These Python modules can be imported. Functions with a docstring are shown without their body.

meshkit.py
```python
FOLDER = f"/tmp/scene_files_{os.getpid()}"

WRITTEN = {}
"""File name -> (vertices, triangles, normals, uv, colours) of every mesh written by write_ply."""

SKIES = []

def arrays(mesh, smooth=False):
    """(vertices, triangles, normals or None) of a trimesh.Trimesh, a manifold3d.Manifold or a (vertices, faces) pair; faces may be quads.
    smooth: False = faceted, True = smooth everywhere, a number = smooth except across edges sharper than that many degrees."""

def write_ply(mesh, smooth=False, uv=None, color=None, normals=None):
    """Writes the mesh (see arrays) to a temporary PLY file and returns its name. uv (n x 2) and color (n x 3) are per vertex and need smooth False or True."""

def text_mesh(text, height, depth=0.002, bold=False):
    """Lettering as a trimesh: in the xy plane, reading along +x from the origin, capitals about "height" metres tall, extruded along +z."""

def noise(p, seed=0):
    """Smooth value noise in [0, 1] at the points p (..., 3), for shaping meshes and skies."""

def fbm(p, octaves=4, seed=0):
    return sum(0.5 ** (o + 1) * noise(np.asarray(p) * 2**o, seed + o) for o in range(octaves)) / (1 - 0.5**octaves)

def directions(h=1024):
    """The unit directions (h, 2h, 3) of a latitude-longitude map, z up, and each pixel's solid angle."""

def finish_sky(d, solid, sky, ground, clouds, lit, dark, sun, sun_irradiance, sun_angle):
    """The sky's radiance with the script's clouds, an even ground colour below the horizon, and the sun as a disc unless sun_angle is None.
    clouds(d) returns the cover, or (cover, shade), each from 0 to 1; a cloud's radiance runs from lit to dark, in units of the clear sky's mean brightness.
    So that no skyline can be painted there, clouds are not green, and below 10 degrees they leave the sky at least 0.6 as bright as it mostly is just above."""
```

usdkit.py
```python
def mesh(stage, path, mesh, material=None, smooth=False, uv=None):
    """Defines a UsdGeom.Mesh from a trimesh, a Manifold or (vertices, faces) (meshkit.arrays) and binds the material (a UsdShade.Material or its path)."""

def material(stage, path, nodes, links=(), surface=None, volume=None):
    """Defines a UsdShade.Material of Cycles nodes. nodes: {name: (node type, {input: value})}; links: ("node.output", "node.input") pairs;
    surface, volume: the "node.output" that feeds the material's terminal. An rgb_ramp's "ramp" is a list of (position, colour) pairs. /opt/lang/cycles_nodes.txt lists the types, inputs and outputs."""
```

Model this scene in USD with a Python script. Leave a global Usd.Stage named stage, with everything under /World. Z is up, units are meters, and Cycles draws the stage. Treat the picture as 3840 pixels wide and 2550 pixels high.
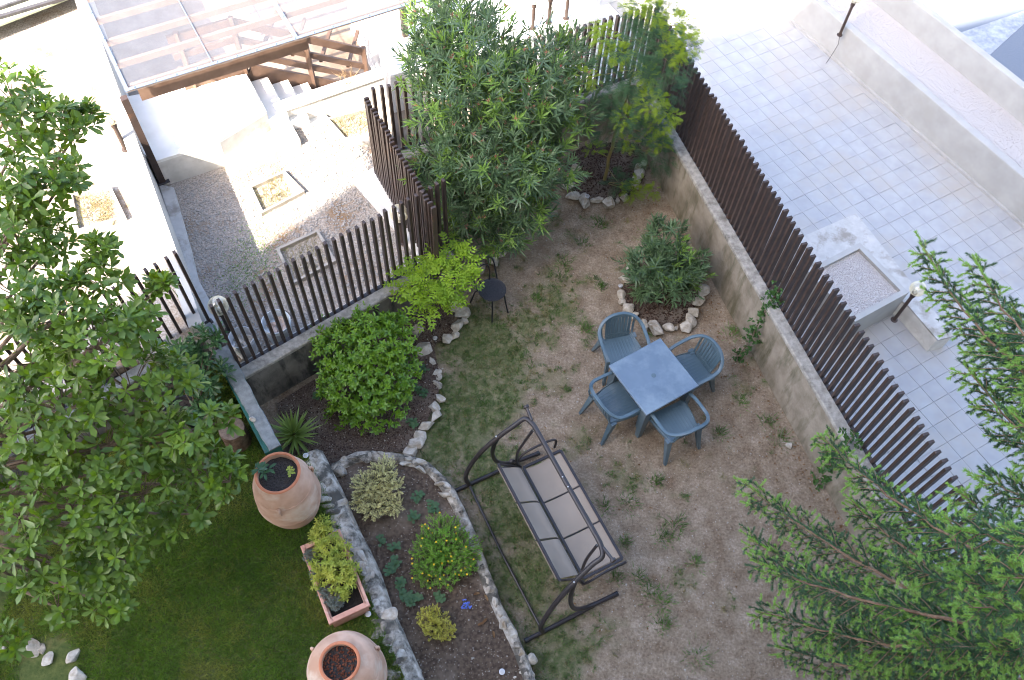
import math
import numpy as np
import trimesh
import shapely
import usdkit
import meshkit
from pxr import Usd, UsdGeom, UsdLux, UsdShade, Gf, Sdf, Vt

stage = Usd.Stage.CreateInMemory()
UsdGeom.SetStageUpAxis(stage, 'Z')
UsdGeom.SetStageMetersPerUnit(stage, 1.0)
UsdGeom.Xform.Define(stage, '/World')
UsdGeom.Scope.Define(stage, '/World/Looks')
R = np.random.default_rng(7)
PI = math.pi

# ------------------------------------------------------------------ camera, sky, sun, exposure
EXPOSURE = 3.2
SKY_STRENGTH = 0.12
SUN_INTENSITY = 0.8
SUN_ELEV = math.radians(43.0)
SUN_DIR = np.array([-0.64 * math.cos(SUN_ELEV), -0.768 * math.cos(SUN_ELEV), math.sin(SUN_ELEV)])
SUN_DIR /= np.linalg.norm(SUN_DIR)

CAM_H, CAM_F, CAM_PITCH, CAM_ROLL = 9.96, 3221.2, 1.02199, 0.065554      # focal length in pixels of a 3840 wide picture


def camera_rows():
    cp, sp = math.cos(CAM_PITCH), math.sin(CAM_PITCH)
    f = np.array([0, cp, -sp]); rt = np.array([1.0, 0, 0]); up = np.cross(rt, f)
    cr, sr = math.cos(CAM_ROLL), math.sin(CAM_ROLL)
    return np.array([cr * rt + sr * up, -sr * rt + cr * up, -f])


ROWS = camera_rows()
cam = UsdGeom.Camera.Define(stage, '/World/camera')
m4 = np.eye(4); m4[:3, :3] = ROWS; m4[3, :3] = [0, 0, CAM_H]
cam.AddTransformOp().Set(Gf.Matrix4d(*m4.ravel().tolist()))
cam.CreateHorizontalApertureAttr(36.0)
cam.CreateVerticalApertureAttr(36.0 * 680 / 1024)
cam.CreateFocalLengthAttr(CAM_F / 3840 * 36.0)
cam.CreateClippingRangeAttr(Gf.Vec2f(0.05, 3000))
cam.CreateExposureAttr(EXPOSURE)

usdkit.material(stage, '/World/Looks/sky_material',
                {'s': ('sky_texture', {'sky_type': 'single_scattering', 'sun_disc': False, 'sun_elevation': SUN_ELEV,
                                       'sun_rotation': math.atan2(SUN_DIR[0], SUN_DIR[1]), 'air_density': 0.8, 'aerosol_density': 3.0}),
                 'b': ('background_shader', {'strength': SKY_STRENGTH})},
                [('s.color', 'b.color')], surface='b.background')
dome = UsdLux.DomeLight.Define(stage, '/World/sky')
UsdShade.MaterialBindingAPI.Apply(dome.GetPrim()).Bind(UsdShade.Material.Get(stage, '/World/Looks/sky_material'))
dome.GetPrim().SetCustomDataByKey('kind', 'structure')
dome.GetPrim().SetCustomDataByKey('label', 'clear daylight sky over the gardens')
sun = UsdLux.DistantLight.Define(stage, '/World/sun')
sun.CreateIntensityAttr(SUN_INTENSITY); sun.CreateNormalizeAttr(True); sun.CreateAngleAttr(0.5)
sun.CreateColorAttr(Gf.Vec3f(1.0, 0.89, 0.75))
z_ = SUN_DIR; x_ = np.cross([0, 0, 1.0], z_); x_ /= np.linalg.norm(x_); y_ = np.cross(z_, x_)
m4 = np.eye(4); m4[0, :3], m4[1, :3], m4[2, :3] = x_, y_, z_
sun.AddTransformOp().Set(Gf.Matrix4d(*m4.ravel().tolist()))

# ------------------------------------------------------------------ helpers
VIEW = 3840 / 2361


def at(px, py, z=0.0):
    """A point of the place: where the survey sight line (px, py) meets the level z."""
    c = np.array([(px * VIEW - 1920) / CAM_F, -(py * VIEW - 1275) / CAM_F, -1.0])
    d = c @ ROWS
    return d * ((z - CAM_H) / d[2]) + [0, 0, CAM_H]


def crop(x, y, ox, oy, s, z=0.0):
    return at((ox + x / s) / VIEW, (oy + y / s) / VIEW, z)


used = {}


def numbered(parent, name):
    k = (parent, name); n = used.get(k, 0); used[k] = n + 1
    return f'{parent}/{name}' if n == 0 else f'{parent}/{name}_{n:03d}'


def tag(p, label=None, cat=None, group=None, kind=None):
    p = p.GetPrim() if hasattr(p, 'GetPrim') else p
    for k, v in (('label', label), ('category', cat), ('group', group), ('kind', kind)):
        if v:
            p.SetCustomDataByKey(k, v)
    return p


def path_of(p):
    return '/World' if p is None else str(p.GetPath())


def thing(name, label, cat, loc=(0, 0, 0), rz=0.0, group=None):
    x = UsdGeom.Xform.Define(stage, numbered('/World', name))
    x.AddTranslateOp().Set(Gf.Vec3d(*map(float, loc)))
    if rz:
        x.AddRotateZOp().Set(math.degrees(rz))
    return tag(x, label, cat, group)


def copy_of(root, label, loc, rz=0.0, group=None):
    was = root.GetCustomData()
    name = str(root.GetName()); name = name[:-4] if name[-4:-3] == '_' and name[-3:].isdigit() else name
    x = UsdGeom.Xform.Define(stage, numbered('/World', name))
    x.GetPrim().GetReferences().AddInternalReference(root.GetPath())
    x.ClearXformOpOrder()
    for a in ('xformOp:translate', 'xformOp:rotateZ'):
        pass
    x.MakeMatrixXform().Set(Gf.Matrix4d(*pose(loc, rz).ravel().tolist()))
    x.GetPrim().SetInstanceable(True)
    return tag(x, label, was['category'], group or was.get('group'))


def pose(loc, rz):
    m = np.eye(4); c, s = math.cos(rz), math.sin(rz)
    m[0, :2], m[1, :2], m[3, :3] = [c, s], [-s, c], loc
    return m


class MB:
    """Collects shapes that become ONE mesh."""

    def __init__(self):
        self.v, self.f, self.n = [], [], 0

    def add(self, v, f):
        v = np.asarray(v, float).reshape(-1, 3); f = np.asarray(f, int)
        if f.shape[1] == 4:
            f = np.vstack([f[:, [0, 1, 2]], f[:, [0, 2, 3]]])
        self.v.append(v); self.f.append(f + self.n); self.n += len(v)
        return self

    def tm(self, m, T=None):
        v = np.asarray(m.vertices)
        if T is not None:
            v = v @ np.asarray(T)[:3, :3].T + np.asarray(T)[:3, 3]
        return self.add(v, m.faces)

    def box(self, c, size, rz=0.0, bevel=0.0):
        sx, sy, sz = np.asarray(size, float) / 2
        if bevel:
            b = min(bevel, sx * .9, sy * .9, sz * .9)
            p = []
            for z, q in ((-sz, b), (-sz + b, 0), (sz - b, 0), (sz, b)):
                p += [(-sx + q, -sy + q, z), (sx - q, -sy + q, z), (sx - q, sy - q, z), (-sx + q, sy - q, z)]
            f = [(3, 2, 1, 0), (12, 13, 14, 15)]
            for r in range(3):
                for k in range(4):
                    f.append((r * 4 + k, r * 4 + (k + 1) % 4, r * 4 + 4 + (k + 1) % 4, r * 4 + 4 + k))
        else:
            p = [(-sx, -sy, -sz), (sx, -sy, -sz), (sx, sy, -sz), (-sx, sy, -sz), (-sx, -sy, sz), (sx, -sy, sz), (sx, sy, sz), (-sx, sy, sz)]
            f = [(3, 2, 1, 0), (4, 5, 6, 7), (0, 1, 5, 4), (1, 2, 6, 5), (2, 3, 7, 6), (3, 0, 4, 7)]
        p = np.array(p); co, s = math.cos(rz), math.sin(rz)
        p = np.c_[p[:, 0] * co - p[:, 1] * s, p[:, 0] * s + p[:, 1] * co, p[:, 2]] + c
        return self.add(p, f)

    def beam(self, a, b, w, h, up=(0, 0, 1)):
        """A rectangular bar from a to b, w wide and h high (along up)."""
        a, b = np.asarray(a, float), np.asarray(b, float)
        d = (b - a) / np.linalg.norm(b - a); s = np.cross(d, up)
        if np.linalg.norm(s) < 1e-6:
            s = np.cross(d, (1, 0, 0))
        s /= np.linalg.norm(s); u = np.cross(s, d)
        p = [q + i * s * w / 2 + j * u * h / 2 for q in (a, b) for i, j in ((-1, -1), (1, -1), (1, 1), (-1, 1))]
        return self.add(p, [(0, 1, 2, 3), (7, 6, 5, 4), (0, 4, 5, 1), (1, 5, 6, 2), (2, 6, 7, 3), (3, 7, 4, 0)])

    def prism(self, poly, z0, z1):
        """A solid over a plan polygon (counter-clockwise, star-shaped enough to triangulate with earcut)."""
        from shapely.geometry import Polygon
        m = trimesh.creation.extrude_polygon(Polygon([tuple(q[:2]) for q in poly]), z1 - z0, engine='earcut')
        v = np.array(m.vertices); v[:, 2] += z0
        return self.add(v, m.faces)

    def tube(self, pts, r, n=8, cap=True, closed=False):
        p = np.asarray(pts, float); r = np.broadcast_to(np.asarray(r, float), len(p))
        t = np.gradient(p, axis=0) if not closed else np.roll(p, -1, 0) - np.roll(p, 1, 0)
        t /= np.linalg.norm(t, axis=1, keepdims=True) + 1e-12
        ref = np.array([0, 0, 1.0]) if abs(t[0, 2]) < .9 else np.array([1.0, 0, 0])
        u = np.cross(t[0], ref); u /= np.linalg.norm(u)
        a = np.arange(n) / n * 2 * PI; rings = []
        for i in range(len(p)):
            u = u - t[i] * (u @ t[i]); u /= np.linalg.norm(u); w = np.cross(t[i], u)
            rings.append(p[i] + r[i] * (np.cos(a)[:, None] * u + np.sin(a)[:, None] * w))
        v = np.concatenate(rings); f = []
        m = len(p)
        for i in range(m if closed else m - 1):
            j = (i + 1) % m
            for k in range(n):
                f.append((i * n + k, i * n + (k + 1) % n, j * n + (k + 1) % n, j * n + k))
        f = np.array(f)
        f = np.vstack([f[:, [0, 1, 2]], f[:, [0, 2, 3]]])
        if cap and not closed:
            k = np.arange(1, n - 1)
            f = np.vstack([f, np.c_[np.zeros_like(k), k + 1, k], (m - 1) * n + np.c_[np.zeros_like(k), k, k + 1]])
        return self.add(v, f)

    def lathe(self, prof, c=(0, 0, 0), n=32):
        prof = np.asarray(prof, float); a = np.arange(n) / n * 2 * PI
        v = np.concatenate([np.c_[r * np.cos(a), r * np.sin(a), np.full(n, z)] for r, z in prof]) + c
        f = []
        for i in range(len(prof) - 1):
            for k in range(n):
                f.append((i * n + k, i * n + (k + 1) % n, (i + 1) * n + (k + 1) % n, (i + 1) * n + k))
        return self.add(v, f)

    def ball(self, c, r, sub=2):
        m = trimesh.creation.icosphere(sub, 1.0)
        return self.add(np.asarray(m.vertices) * r + c, m.faces)

    def arrays(self):
        return np.concatenate(self.v), np.concatenate(self.f)

    def build(self, name, mat, parent=None, smooth=False, label=None, cat=None, group=None, kind=None):
        g = usdkit.mesh(stage, numbered(path_of(parent), name), self.arrays(), mat, smooth=smooth)
        return tag(g, label, cat, group, kind)


def spline(pts, n=24):
    """Catmull-Rom through the points."""
    p = np.asarray(pts, float); p = np.vstack([2 * p[0] - p[1], p, 2 * p[-1] - p[-2]])
    out = []
    seg = len(p) - 3
    for t in np.linspace(0, seg - 1e-9, n):
        i = int(t); u = t - i; a, b, c, d = p[i:i + 4]
        out.append(.5 * (2 * b + (c - a) * u + (2 * a - 5 * b + 4 * c - d) * u * u + (3 * b - a - 3 * c + d) * u ** 3))
    return np.array(out)


def unit(v):
    v = np.asarray(v, float)
    return v / (np.linalg.norm(v, axis=-1, keepdims=True) + 1e-12)


def fbm2(x, y, scale, seed=0, oct=4):
    return meshkit.fbm(np.stack([np.asarray(x) * scale, np.asarray(y) * scale, np.zeros_like(np.asarray(x, float)) + .37], -1), oct, seed)


# ------------------------------------------------------------------ materials
def noisy(name, a, b, scale=6, rough=.8, spec=.3, bump=0.0, bscale=60, mid=(.35, .65), detail=6, c=None, cscale=1.2, cpos=(.55, .7), metallic=0.0, isl=0.0, bdist=.01, coat=0.0, stretch=None):
    """A surface whose colour wanders between a and b; c is laid on in larger stains; isl: how much each loose piece varies in tone."""
    n = {'g': ('geometry', {}), 'n': ('noise_texture', {'scale': scale, 'detail': detail, 'roughness': .6}),
         'r': ('rgb_ramp', {'ramp': [(mid[0], a), (mid[1], b)]}),
         'p': ('principled_bsdf', {'roughness': rough, 'specular_ior_level': spec, 'metallic': metallic, 'coat_weight': coat})}
    l = [('g.position', 'n.vector'), ('n.fac', 'r.fac')]
    col = 'r.color'
    if c is not None:
        n['n2'] = ('noise_texture', {'scale': cscale, 'detail': 5, 'roughness': .65})
        n['r2'] = ('rgb_ramp', {'ramp': [(cpos[0], (0, 0, 0)), (cpos[1], (1, 1, 1))]})
        n['m2'] = ('mix', {'mix_type': 'mix', 'color2': c})
        src = 'g.position'
        if stretch:
            n['mp'] = ('mapping', {'mapping_type': 'point', 'scale': stretch}); l.append(('g.position', 'mp.vector')); src = 'mp.vector'
        l += [(src, 'n2.vector'), ('n2.fac', 'r2.fac'), ('r2.color', 'm2.fac'), (col, 'm2.color1')]
        col = 'm2.color'
    if isl:
        n['hv'] = ('hsv', {'saturation': 1.0, 'hue': .5})
        n['mr'] = ('map_range', {'from_min': 0., 'from_max': 1., 'to_min': 1 - isl, 'to_max': 1 + isl})
        l += [('g.random_per_island', 'mr.value'), ('mr.result', 'hv.value'), (col, 'hv.color')]
        col = 'hv.color'
    l.append((col, 'p.base_color'))
    if bump:
        n['nb'] = ('noise_texture', {'scale': bscale, 'detail': 4, 'roughness': .6})
        n['b'] = ('bump', {'strength': bump, 'distance': bdist})
        l += [('g.position', 'nb.vector'), ('nb.fac', 'b.height'), ('b.normal', 'p.normal')]
    return usdkit.material(stage, '/World/Looks/' + name, n, l, surface='p.BSDF')


def leafy(name, cols, rough=.45, spec=.4, trans=.3, tint=None, clump=2.5):
    """Leaves: each leaf takes its own tone from the ramp; light comes through."""
    n = {'g': ('geometry', {}), 'n': ('noise_texture', {'scale': clump, 'detail': 2}),
         'mx': ('math', {'math_type': 'multiply_add', 'value2': .45}),
         'ad': ('math', {'math_type': 'multiply_add', 'value2': .55, 'value3': 0.0}),
         'r': ('rgb_ramp', {'ramp': [(p, q) for p, q in zip(np.linspace(.12, .88, len(cols)), cols)]}),
         'p': ('principled_bsdf', {'roughness': rough, 'specular_ior_level': spec}),
         't': ('translucent_bsdf', {}), 'h': ('hsv', {'hue': .48, 'saturation': 1.15, 'value': 1.35}),
         'm': ('mix_closure', {'fac': trans})}
    l = [('g.position', 'n.vector'), ('n.fac', 'ad.value1'), ('g.random_per_island', 'mx.value1'), ('ad.value', 'mx.value3'), ('mx.value', 'r.fac'),
         ('r.color', 'p.base_color'), ('r.color', 'h.color'), ('h.color', 't.color'), ('p.BSDF', 'm.closure1'), ('t.BSDF', 'm.closure2')]
    return usdkit.material(stage, '/World/Looks/' + name, n, l, surface='m.closure')


def plain(name, col, rough=.5, spec=.4, metallic=0.0):
    return usdkit.material(stage, '/World/Looks/' + name, {'p': ('principled_bsdf', {'base_color': col, 'roughness': rough, 'specular_ior_level': spec, 'metallic': metallic})}, [], surface='p.BSDF')


M = {}
M['brown_metal'] = noisy('brown_metal', (.042, .028, .023), (.066, .045, .037), 9, .45, .35, c=(.095, .050, .030), cscale=5, cpos=(.6, .72), isl=.22)
M['dark_rail'] = noisy('dark_rail', (.035, .033, .036), (.06, .056, .06), 8, .6, .3)
M['brown_paint'] = noisy('brown_paint', (.12, .075, .052), (.17, .11, .08), 5, .6, .3)
M['wall_mossy'] = noisy('wall_mossy', (.165, .14, .105), (.285, .25, .20), 3.2, .9, .2, .5, 45, c=(.105, .095, .06), cscale=2.2, cpos=(.47, .66), stretch=(2.2, 2.2, .55))
M['wall_dark'] = noisy('wall_dark', (.115, .105, .092), (.22, .20, .175), 4, .9, .2, .5, 50, c=(.055, .053, .048), cscale=2.2, cpos=(.48, .62), stretch=(2.5, 2.5, .7))
M['wall_cap'] = noisy('wall_cap', (.20, .185, .16), (.34, .32, .285), 14, .9, .2, .6, 70, c=(.12, .11, .095), cscale=5, cpos=(.55, .7))
M['grey_cap'] = noisy('grey_cap', (.15, .16, .155), (.235, .245, .24), 14, .85, .2, .4, 90, c=(.30, .31, .30), cscale=9, cpos=(.62, .7))
M['green_paint'] = noisy('green_paint', (.012, .07, .052), (.02, .105, .08), 5, .6, .3, .2, 40, c=(.06, .065, .055), cscale=6, cpos=(.6, .7))
M['concrete'] = noisy('concrete', (.52, .50, .46), (.64, .62, .58), 5, .85, .2, .25, 60, c=(.40, .37, .32), cscale=3, cpos=(.58, .72))
M['white_plaster'] = noisy('white_plaster', (.33, .322, .305), (.385, .377, .36), 2.5, .8, .2, .12, 60, c=(.33, .32, .295), cscale=1.4, cpos=(.55, .75))
M['step_white'] = noisy('step_white', (.70, .685, .65), (.78, .77, .74), 3, .7, .3)
M['stained_ledge'] = noisy('stained_ledge', (.38, .37, .355), (.46, .45, .435), 7, .8, .2, .2, 60, c=(.25, .23, .20), cscale=3.3, cpos=(.5, .66))
M['tile'] = noisy('tile', (.33, .33, .335), (.385, .385, .385), 3.5, .42, .45, c=(.375, .345, .305), cscale=.8, cpos=(.48, .70), isl=.06)
M['grout'] = noisy('grout', (.295, .29, .285), (.345, .34, .335), 20, .9, .2)
M['white_gravel'] = noisy('white_gravel', (.40, .365, .35), (.66, .63, .615), 60, .8, .3, .8, 80, isl=.22)
M['gravel'] = noisy('gravel', (.44, .40, .36), (.62, .59, .55), 35, .85, .2, .3, 120, isl=.45)
M['gravel_bed'] = noisy('gravel_bed', (.20, .165, .13), (.42, .38, .34), 40, .95, .2, .8, 55, c=(.20, .13, .075), cscale=1.6, cpos=(.5, .68))
M['dry_soil'] = noisy('dry_soil', (.25, .16, .085), (.42, .31, .19), 22, .95, .1, .8, 40)
M['bark_soil'] = noisy('bark_soil', (.045, .032, .026), (.125, .094, .074), 55, .95, .15, .8, 60, c=(.16, .135, .11), cscale=2.2, cpos=(.5, .7))
M['bed_soil'] = noisy('bed_soil', (.042, .029, .021), (.115, .084, .061), 26, .95, .15, .9, 40, c=(.17, .135, .105), cscale=1.8, cpos=(.52, .7))
M['chips'] = noisy('chips', (.05, .028, .02), (.14, .085, .06), 30, .9, .2, isl=.5)
M['pebble'] = noisy('pebble', (.36, .32, .27), (.62, .58, .52), 30, .85, .2, isl=.4)
M['rock'] = noisy('rock', (.37, .325, .26), (.62, .575, .50), 14, .9, .2, .9, 38, c=(.30, .21, .12), cscale=5.5, cpos=(.55, .72), isl=.25)
M['rock_grey'] = noisy('rock_grey', (.20, .172, .135), (.50, .445, .37), 11, .9, .2, .9, 34, c=(.095, .085, .07), cscale=6, cpos=(.48, .62), isl=.15)
M['mortar'] = noisy('mortar', (.22, .19, .15), (.52, .475, .41), 11, .95, .15, .9, 26, c=(.085, .078, .066), cscale=4.5, cpos=(.46, .60))
M['terracotta'] = noisy('terracotta', (.36, .215, .145), (.47, .31, .225), 5, .85, .2, .3, 70, c=(.50, .41, .33), cscale=2.4, cpos=(.52, .7))
M['terracotta_rim'] = noisy('terracotta_rim', (.36, .13, .065), (.44, .17, .09), 6, .8, .25, .2, 60)
M['planter_clay'] = noisy('planter_clay', (.40, .20, .145), (.50, .285, .22), 6, .8, .25, .15, 60, c=(.55, .45, .40), cscale=5, cpos=(.6, .72))
M['potting'] = noisy('potting', (.022, .019, .018), (.06, .052, .048), 70, .95, .2, .9, 60, c=(.13, .115, .10), cscale=55, cpos=(.66, .72))
M['potting_dark'] = noisy('potting_dark', (.012, .010, .009), (.03, .026, .022), 70, .95, .2, .8, 60)
M['wood_log'] = noisy('wood_log', (.07, .045, .03), (.16, .11, .075), 14, .95, .1, .8, 30)
M['bark'] = noisy('bark', (.10, .072, .052), (.19, .14, .105), 20, .95, .15, .7, 50)
M['bark_spruce'] = noisy('bark_spruce', (.14, .085, .055), (.24, .155, .105), 25, .9, .15, .6, 60)
M['stem_green'] = noisy('stem_green', (.16, .15, .05), (.22, .17, .07), 10, .7, .3)
M['black_plastic'] = plain('black_plastic', (.015, .015, .017), .4)
M['chair_black'] = noisy('chair_black', (.010, .010, .012), (.022, .022, .025), 30, .35, .5)
M['chair_mesh'] = noisy('chair_mesh', (.012, .012, .015), (.035, .035, .042), 60, .3, .5, .5, 160)
M['green_plastic'] = noisy('green_plastic', (.050, .085, .108), (.072, .110, .135), 3, .38, .5, c=(.12, .15, .165), cscale=2.6, cpos=(.55, .74))
M['table_top'] = noisy('table_top', (.085, .125, .175), (.11, .155, .21), 3.5, .40, .5, c=(.17, .225, .27), cscale=2.6, cpos=(.45, .72))
M['swing_tube'] = noisy('swing_tube', (.017, .0135, .014), (.027, .022, .023), 6, .4, .4)
M['alu'] = plain('alu', (.10, .125, .17), .35, .5, .0)
M['purlin'] = noisy('purlin', (.20, .145, .105), (.26, .195, .15), 5, .6, .3)
M['steel'] = plain('steel', (.55, .56, .58), .35, .5, 1.0)
M['bucket_white'] = noisy('bucket_white', (.55, .56, .58), (.66, .67, .69), 5, .5, .4, c=(.46, .43, .38), cscale=7, cpos=(.55, .7))
M['bucket_blue'] = noisy('bucket_blue', (.48, .54, .58), (.60, .65, .68), 5, .5, .4, c=(.44, .42, .38), cscale=7, cpos=(.55, .7))
M['stucco'] = noisy('stucco', (.55, .50, .42), (.62, .57, .49), 1.5, .9, .2, .2, 40)
M['window_glass'] = plain('window_glass', (.03, .04, .05), .1, .6)
M['asphalt'] = noisy('asphalt', (.12, .14, .17), (.16, .18, .215), 30, .9, .2, .4, 80)
M['road_paint'] = noisy('road_paint', (.20, .22, .25), (.34, .36, .39), 6, .8, .2)
M['earth'] = noisy('earth', (.16, .13, .09), (.25, .21, .15), .4, .95, .1)
M['court'] = noisy('court', (.17, .135, .105), (.30, .25, .205), 2.5, .85, .2, c=(.17, .13, .10), cscale=1.1, cpos=(.5, .65))
M['box_board'] = noisy('box_board', (.26, .24, .21), (.34, .315, .28), 8, .9, .2)
M['white_block'] = noisy('white_block', (.6, .59, .57), (.7, .69, .67), 3, .85, .2, .2, 50)
M['dead_leaf'] = noisy('dead_leaf', (.20, .10, .045), (.36, .22, .11), 8, .8, .2, isl=.45)
M['yellow_flower'] = noisy('yellow_flower', (.75, .42, .01), (.85, .55, .03), 10, .6, .3)
M['blue_flower'] = noisy('blue_flower', (.07, .12, .52), (.14, .22, .7), 10, .6, .3)
M['pink_flower'] = noisy('pink_flower', (.40, .11, .10), (.55, .22, .18), 10, .6, .3, isl=.3)

# fabric of the swing: fine woven stripes
usdkit.material(stage, '/World/Looks/sling_fabric',
                {'g': ('geometry', {}), 'w': ('noise_texture', {'scale': 240, 'detail': 2}), 'n': ('noise_texture', {'scale': 2.0, 'detail': 4}),
                 'r': ('rgb_ramp', {'ramp': [(.3, (.225, .18, .14)), (.7, (.315, .26, .21))]}), 'ad': ('math', {'math_type': 'multiply_add', 'value2': .6}),
                 'a2': ('math', {'math_type': 'multiply', 'value2': .4}),
                 'p': ('principled_bsdf', {'roughness': .9, 'specular_ior_level': .06}), 'b': ('bump', {'strength': .3, 'distance': .002})},
                [('g.position', 'w.vector'), ('g.position', 'n.vector'), ('n.fac', 'a2.value1'), ('a2.value', 'ad.value3'), ('w.fac', 'ad.value1'), ('ad.value', 'r.fac'),
                 ('r.color', 'p.base_color'), ('w.fac', 'b.height'), ('b.normal', 'p.normal')], surface='p.BSDF')
M['sling'] = '/World/Looks/sling_fabric'
# clear globes and the polycarbonate sheet
usdkit.material(stage, '/World/Looks/globe_glass',
                {'t': ('transparent_bsdf', {'color': (.93, .90, .80)}), 'g': ('glossy_bsdf', {'color': (.9, .9, .9), 'roughness': .08}), 'd': ('principled_bsdf', {'base_color': (.72, .66, .48), 'roughness': .3}),
                 'f': ('layer_weight', {'blend': .42}), 'm': ('mix_closure', {'fac': .13}), 'm2': ('mix_closure', {}), 'k': ('math', {'math_type': 'multiply', 'value2': .75})},
                [('t.BSDF', 'm.closure1'), ('g.BSDF', 'm.closure2'), ('f.facing', 'k.value1'), ('k.value', 'm2.fac'), ('m.closure', 'm2.closure1'), ('d.BSDF', 'm2.closure2')], surface='m2.closure')
M['globe'] = '/World/Looks/globe_glass'
usdkit.material(stage, '/World/Looks/polycarbonate',
                {'t': ('transparent_bsdf', {'color': (.84, .82, .81)}), 'g': ('glossy_bsdf', {'color': (.9, .9, .95), 'roughness': .15}), 'd': ('principled_bsdf', {'base_color': (.75, .74, .74), 'roughness': .5}),
                 'm': ('mix_closure', {'fac': .04}), 'm2': ('mix_closure', {'fac': .035})},
                [('t.BSDF', 'm.closure1'), ('g.BSDF', 'm.closure2'), ('m.closure', 'm2.closure1'), ('d.BSDF', 'm2.closure2')], surface='m2.closure')
M['poly'] = '/World/Looks/polycarbonate'
# lawn soil: bare dusty earth that turns to thatch and moss where the grass (primvar cover) grows
usdkit.material(stage, '/World/Looks/lawn_soil',
                {'g': ('geometry', {}), 'c': ('attribute', {'attribute': 'cover'}),
                 'n': ('noise_texture', {'scale': 4, 'detail': 8, 'roughness': .65}), 'r': ('rgb_ramp', {'ramp': [(.28, (.150, .105, .068)), (.52, (.250, .198, .145)), (.75, (.36, .30, .235))]}),
                 'n2': ('noise_texture', {'scale': 34, 'detail': 5, 'roughness': .7}), 'r2': ('rgb_ramp', {'ramp': [(.35, (.62, .6, .58)), (.7, (1.2, 1.2, 1.2))]}),
                 'mu': ('mix', {'mix_type': 'multiply', 'fac': 1.0}),
                 'v': ('voronoi_texture', {'scale': 42}), 'rv': ('rgb_ramp', {'ramp': [(.10, (1, 1, 1)), (.17, (0, 0, 0))]}), 'mv': ('mix', {'mix_type': 'mix', 'color2': (.46, .42, .37)}),
                 'nv': ('noise_texture', {'scale': 9, 'detail': 3}), 'rn': ('rgb_ramp', {'ramp': [(.5, (0, 0, 0)), (.62, (1, 1, 1))]}), 'mm': ('mix', {'mix_type': 'multiply', 'fac': 1.0}),
                 'n3': ('noise_texture', {'scale': 15, 'detail': 6, 'roughness': .7}), 'r3': ('rgb_ramp', {'ramp': [(.3, (.055, .072, .03)), (.5, (.11, .118, .055)), (.7, (.21, .18, .115))]}),
                 'mc': ('mix', {'mix_type': 'mix'}),
                 'b': ('bump', {'strength': .9, 'distance': .02}), 'p': ('principled_bsdf', {'roughness': .95, 'specular_ior_level': .1})},
                [('g.position', 'n.vector'), ('n.fac', 'r.fac'), ('g.position', 'n2.vector'), ('n2.fac', 'r2.fac'), ('r.color', 'mu.color1'), ('r2.color', 'mu.color2'),
                 ('g.position', 'v.vector'), ('v.distance', 'rv.fac'), ('g.position', 'nv.vector'), ('nv.fac', 'rn.fac'), ('rv.color', 'mm.color1'), ('rn.color', 'mm.color2'), ('mm.color', 'mv.fac'), ('mu.color', 'mv.color1'),
                 ('g.position', 'n3.vector'), ('n3.fac', 'r3.fac'), ('c.fac', 'mc.fac'), ('mv.color', 'mc.color1'), ('r3.color', 'mc.color2'), ('mc.color', 'p.base_color'),
                 ('n2.fac', 'b.height'), ('b.normal', 'p.normal')], surface='p.BSDF')
M['lawn_soil'] = '/World/Looks/lawn_soil'
M['turf_soil'] = noisy('turf_soil', (.04, .06, .018), (.085, .10, .032), 12, .95, .1, .8, 40, c=(.12, .105, .045), cscale=2.6, cpos=(.56, .72))

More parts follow.
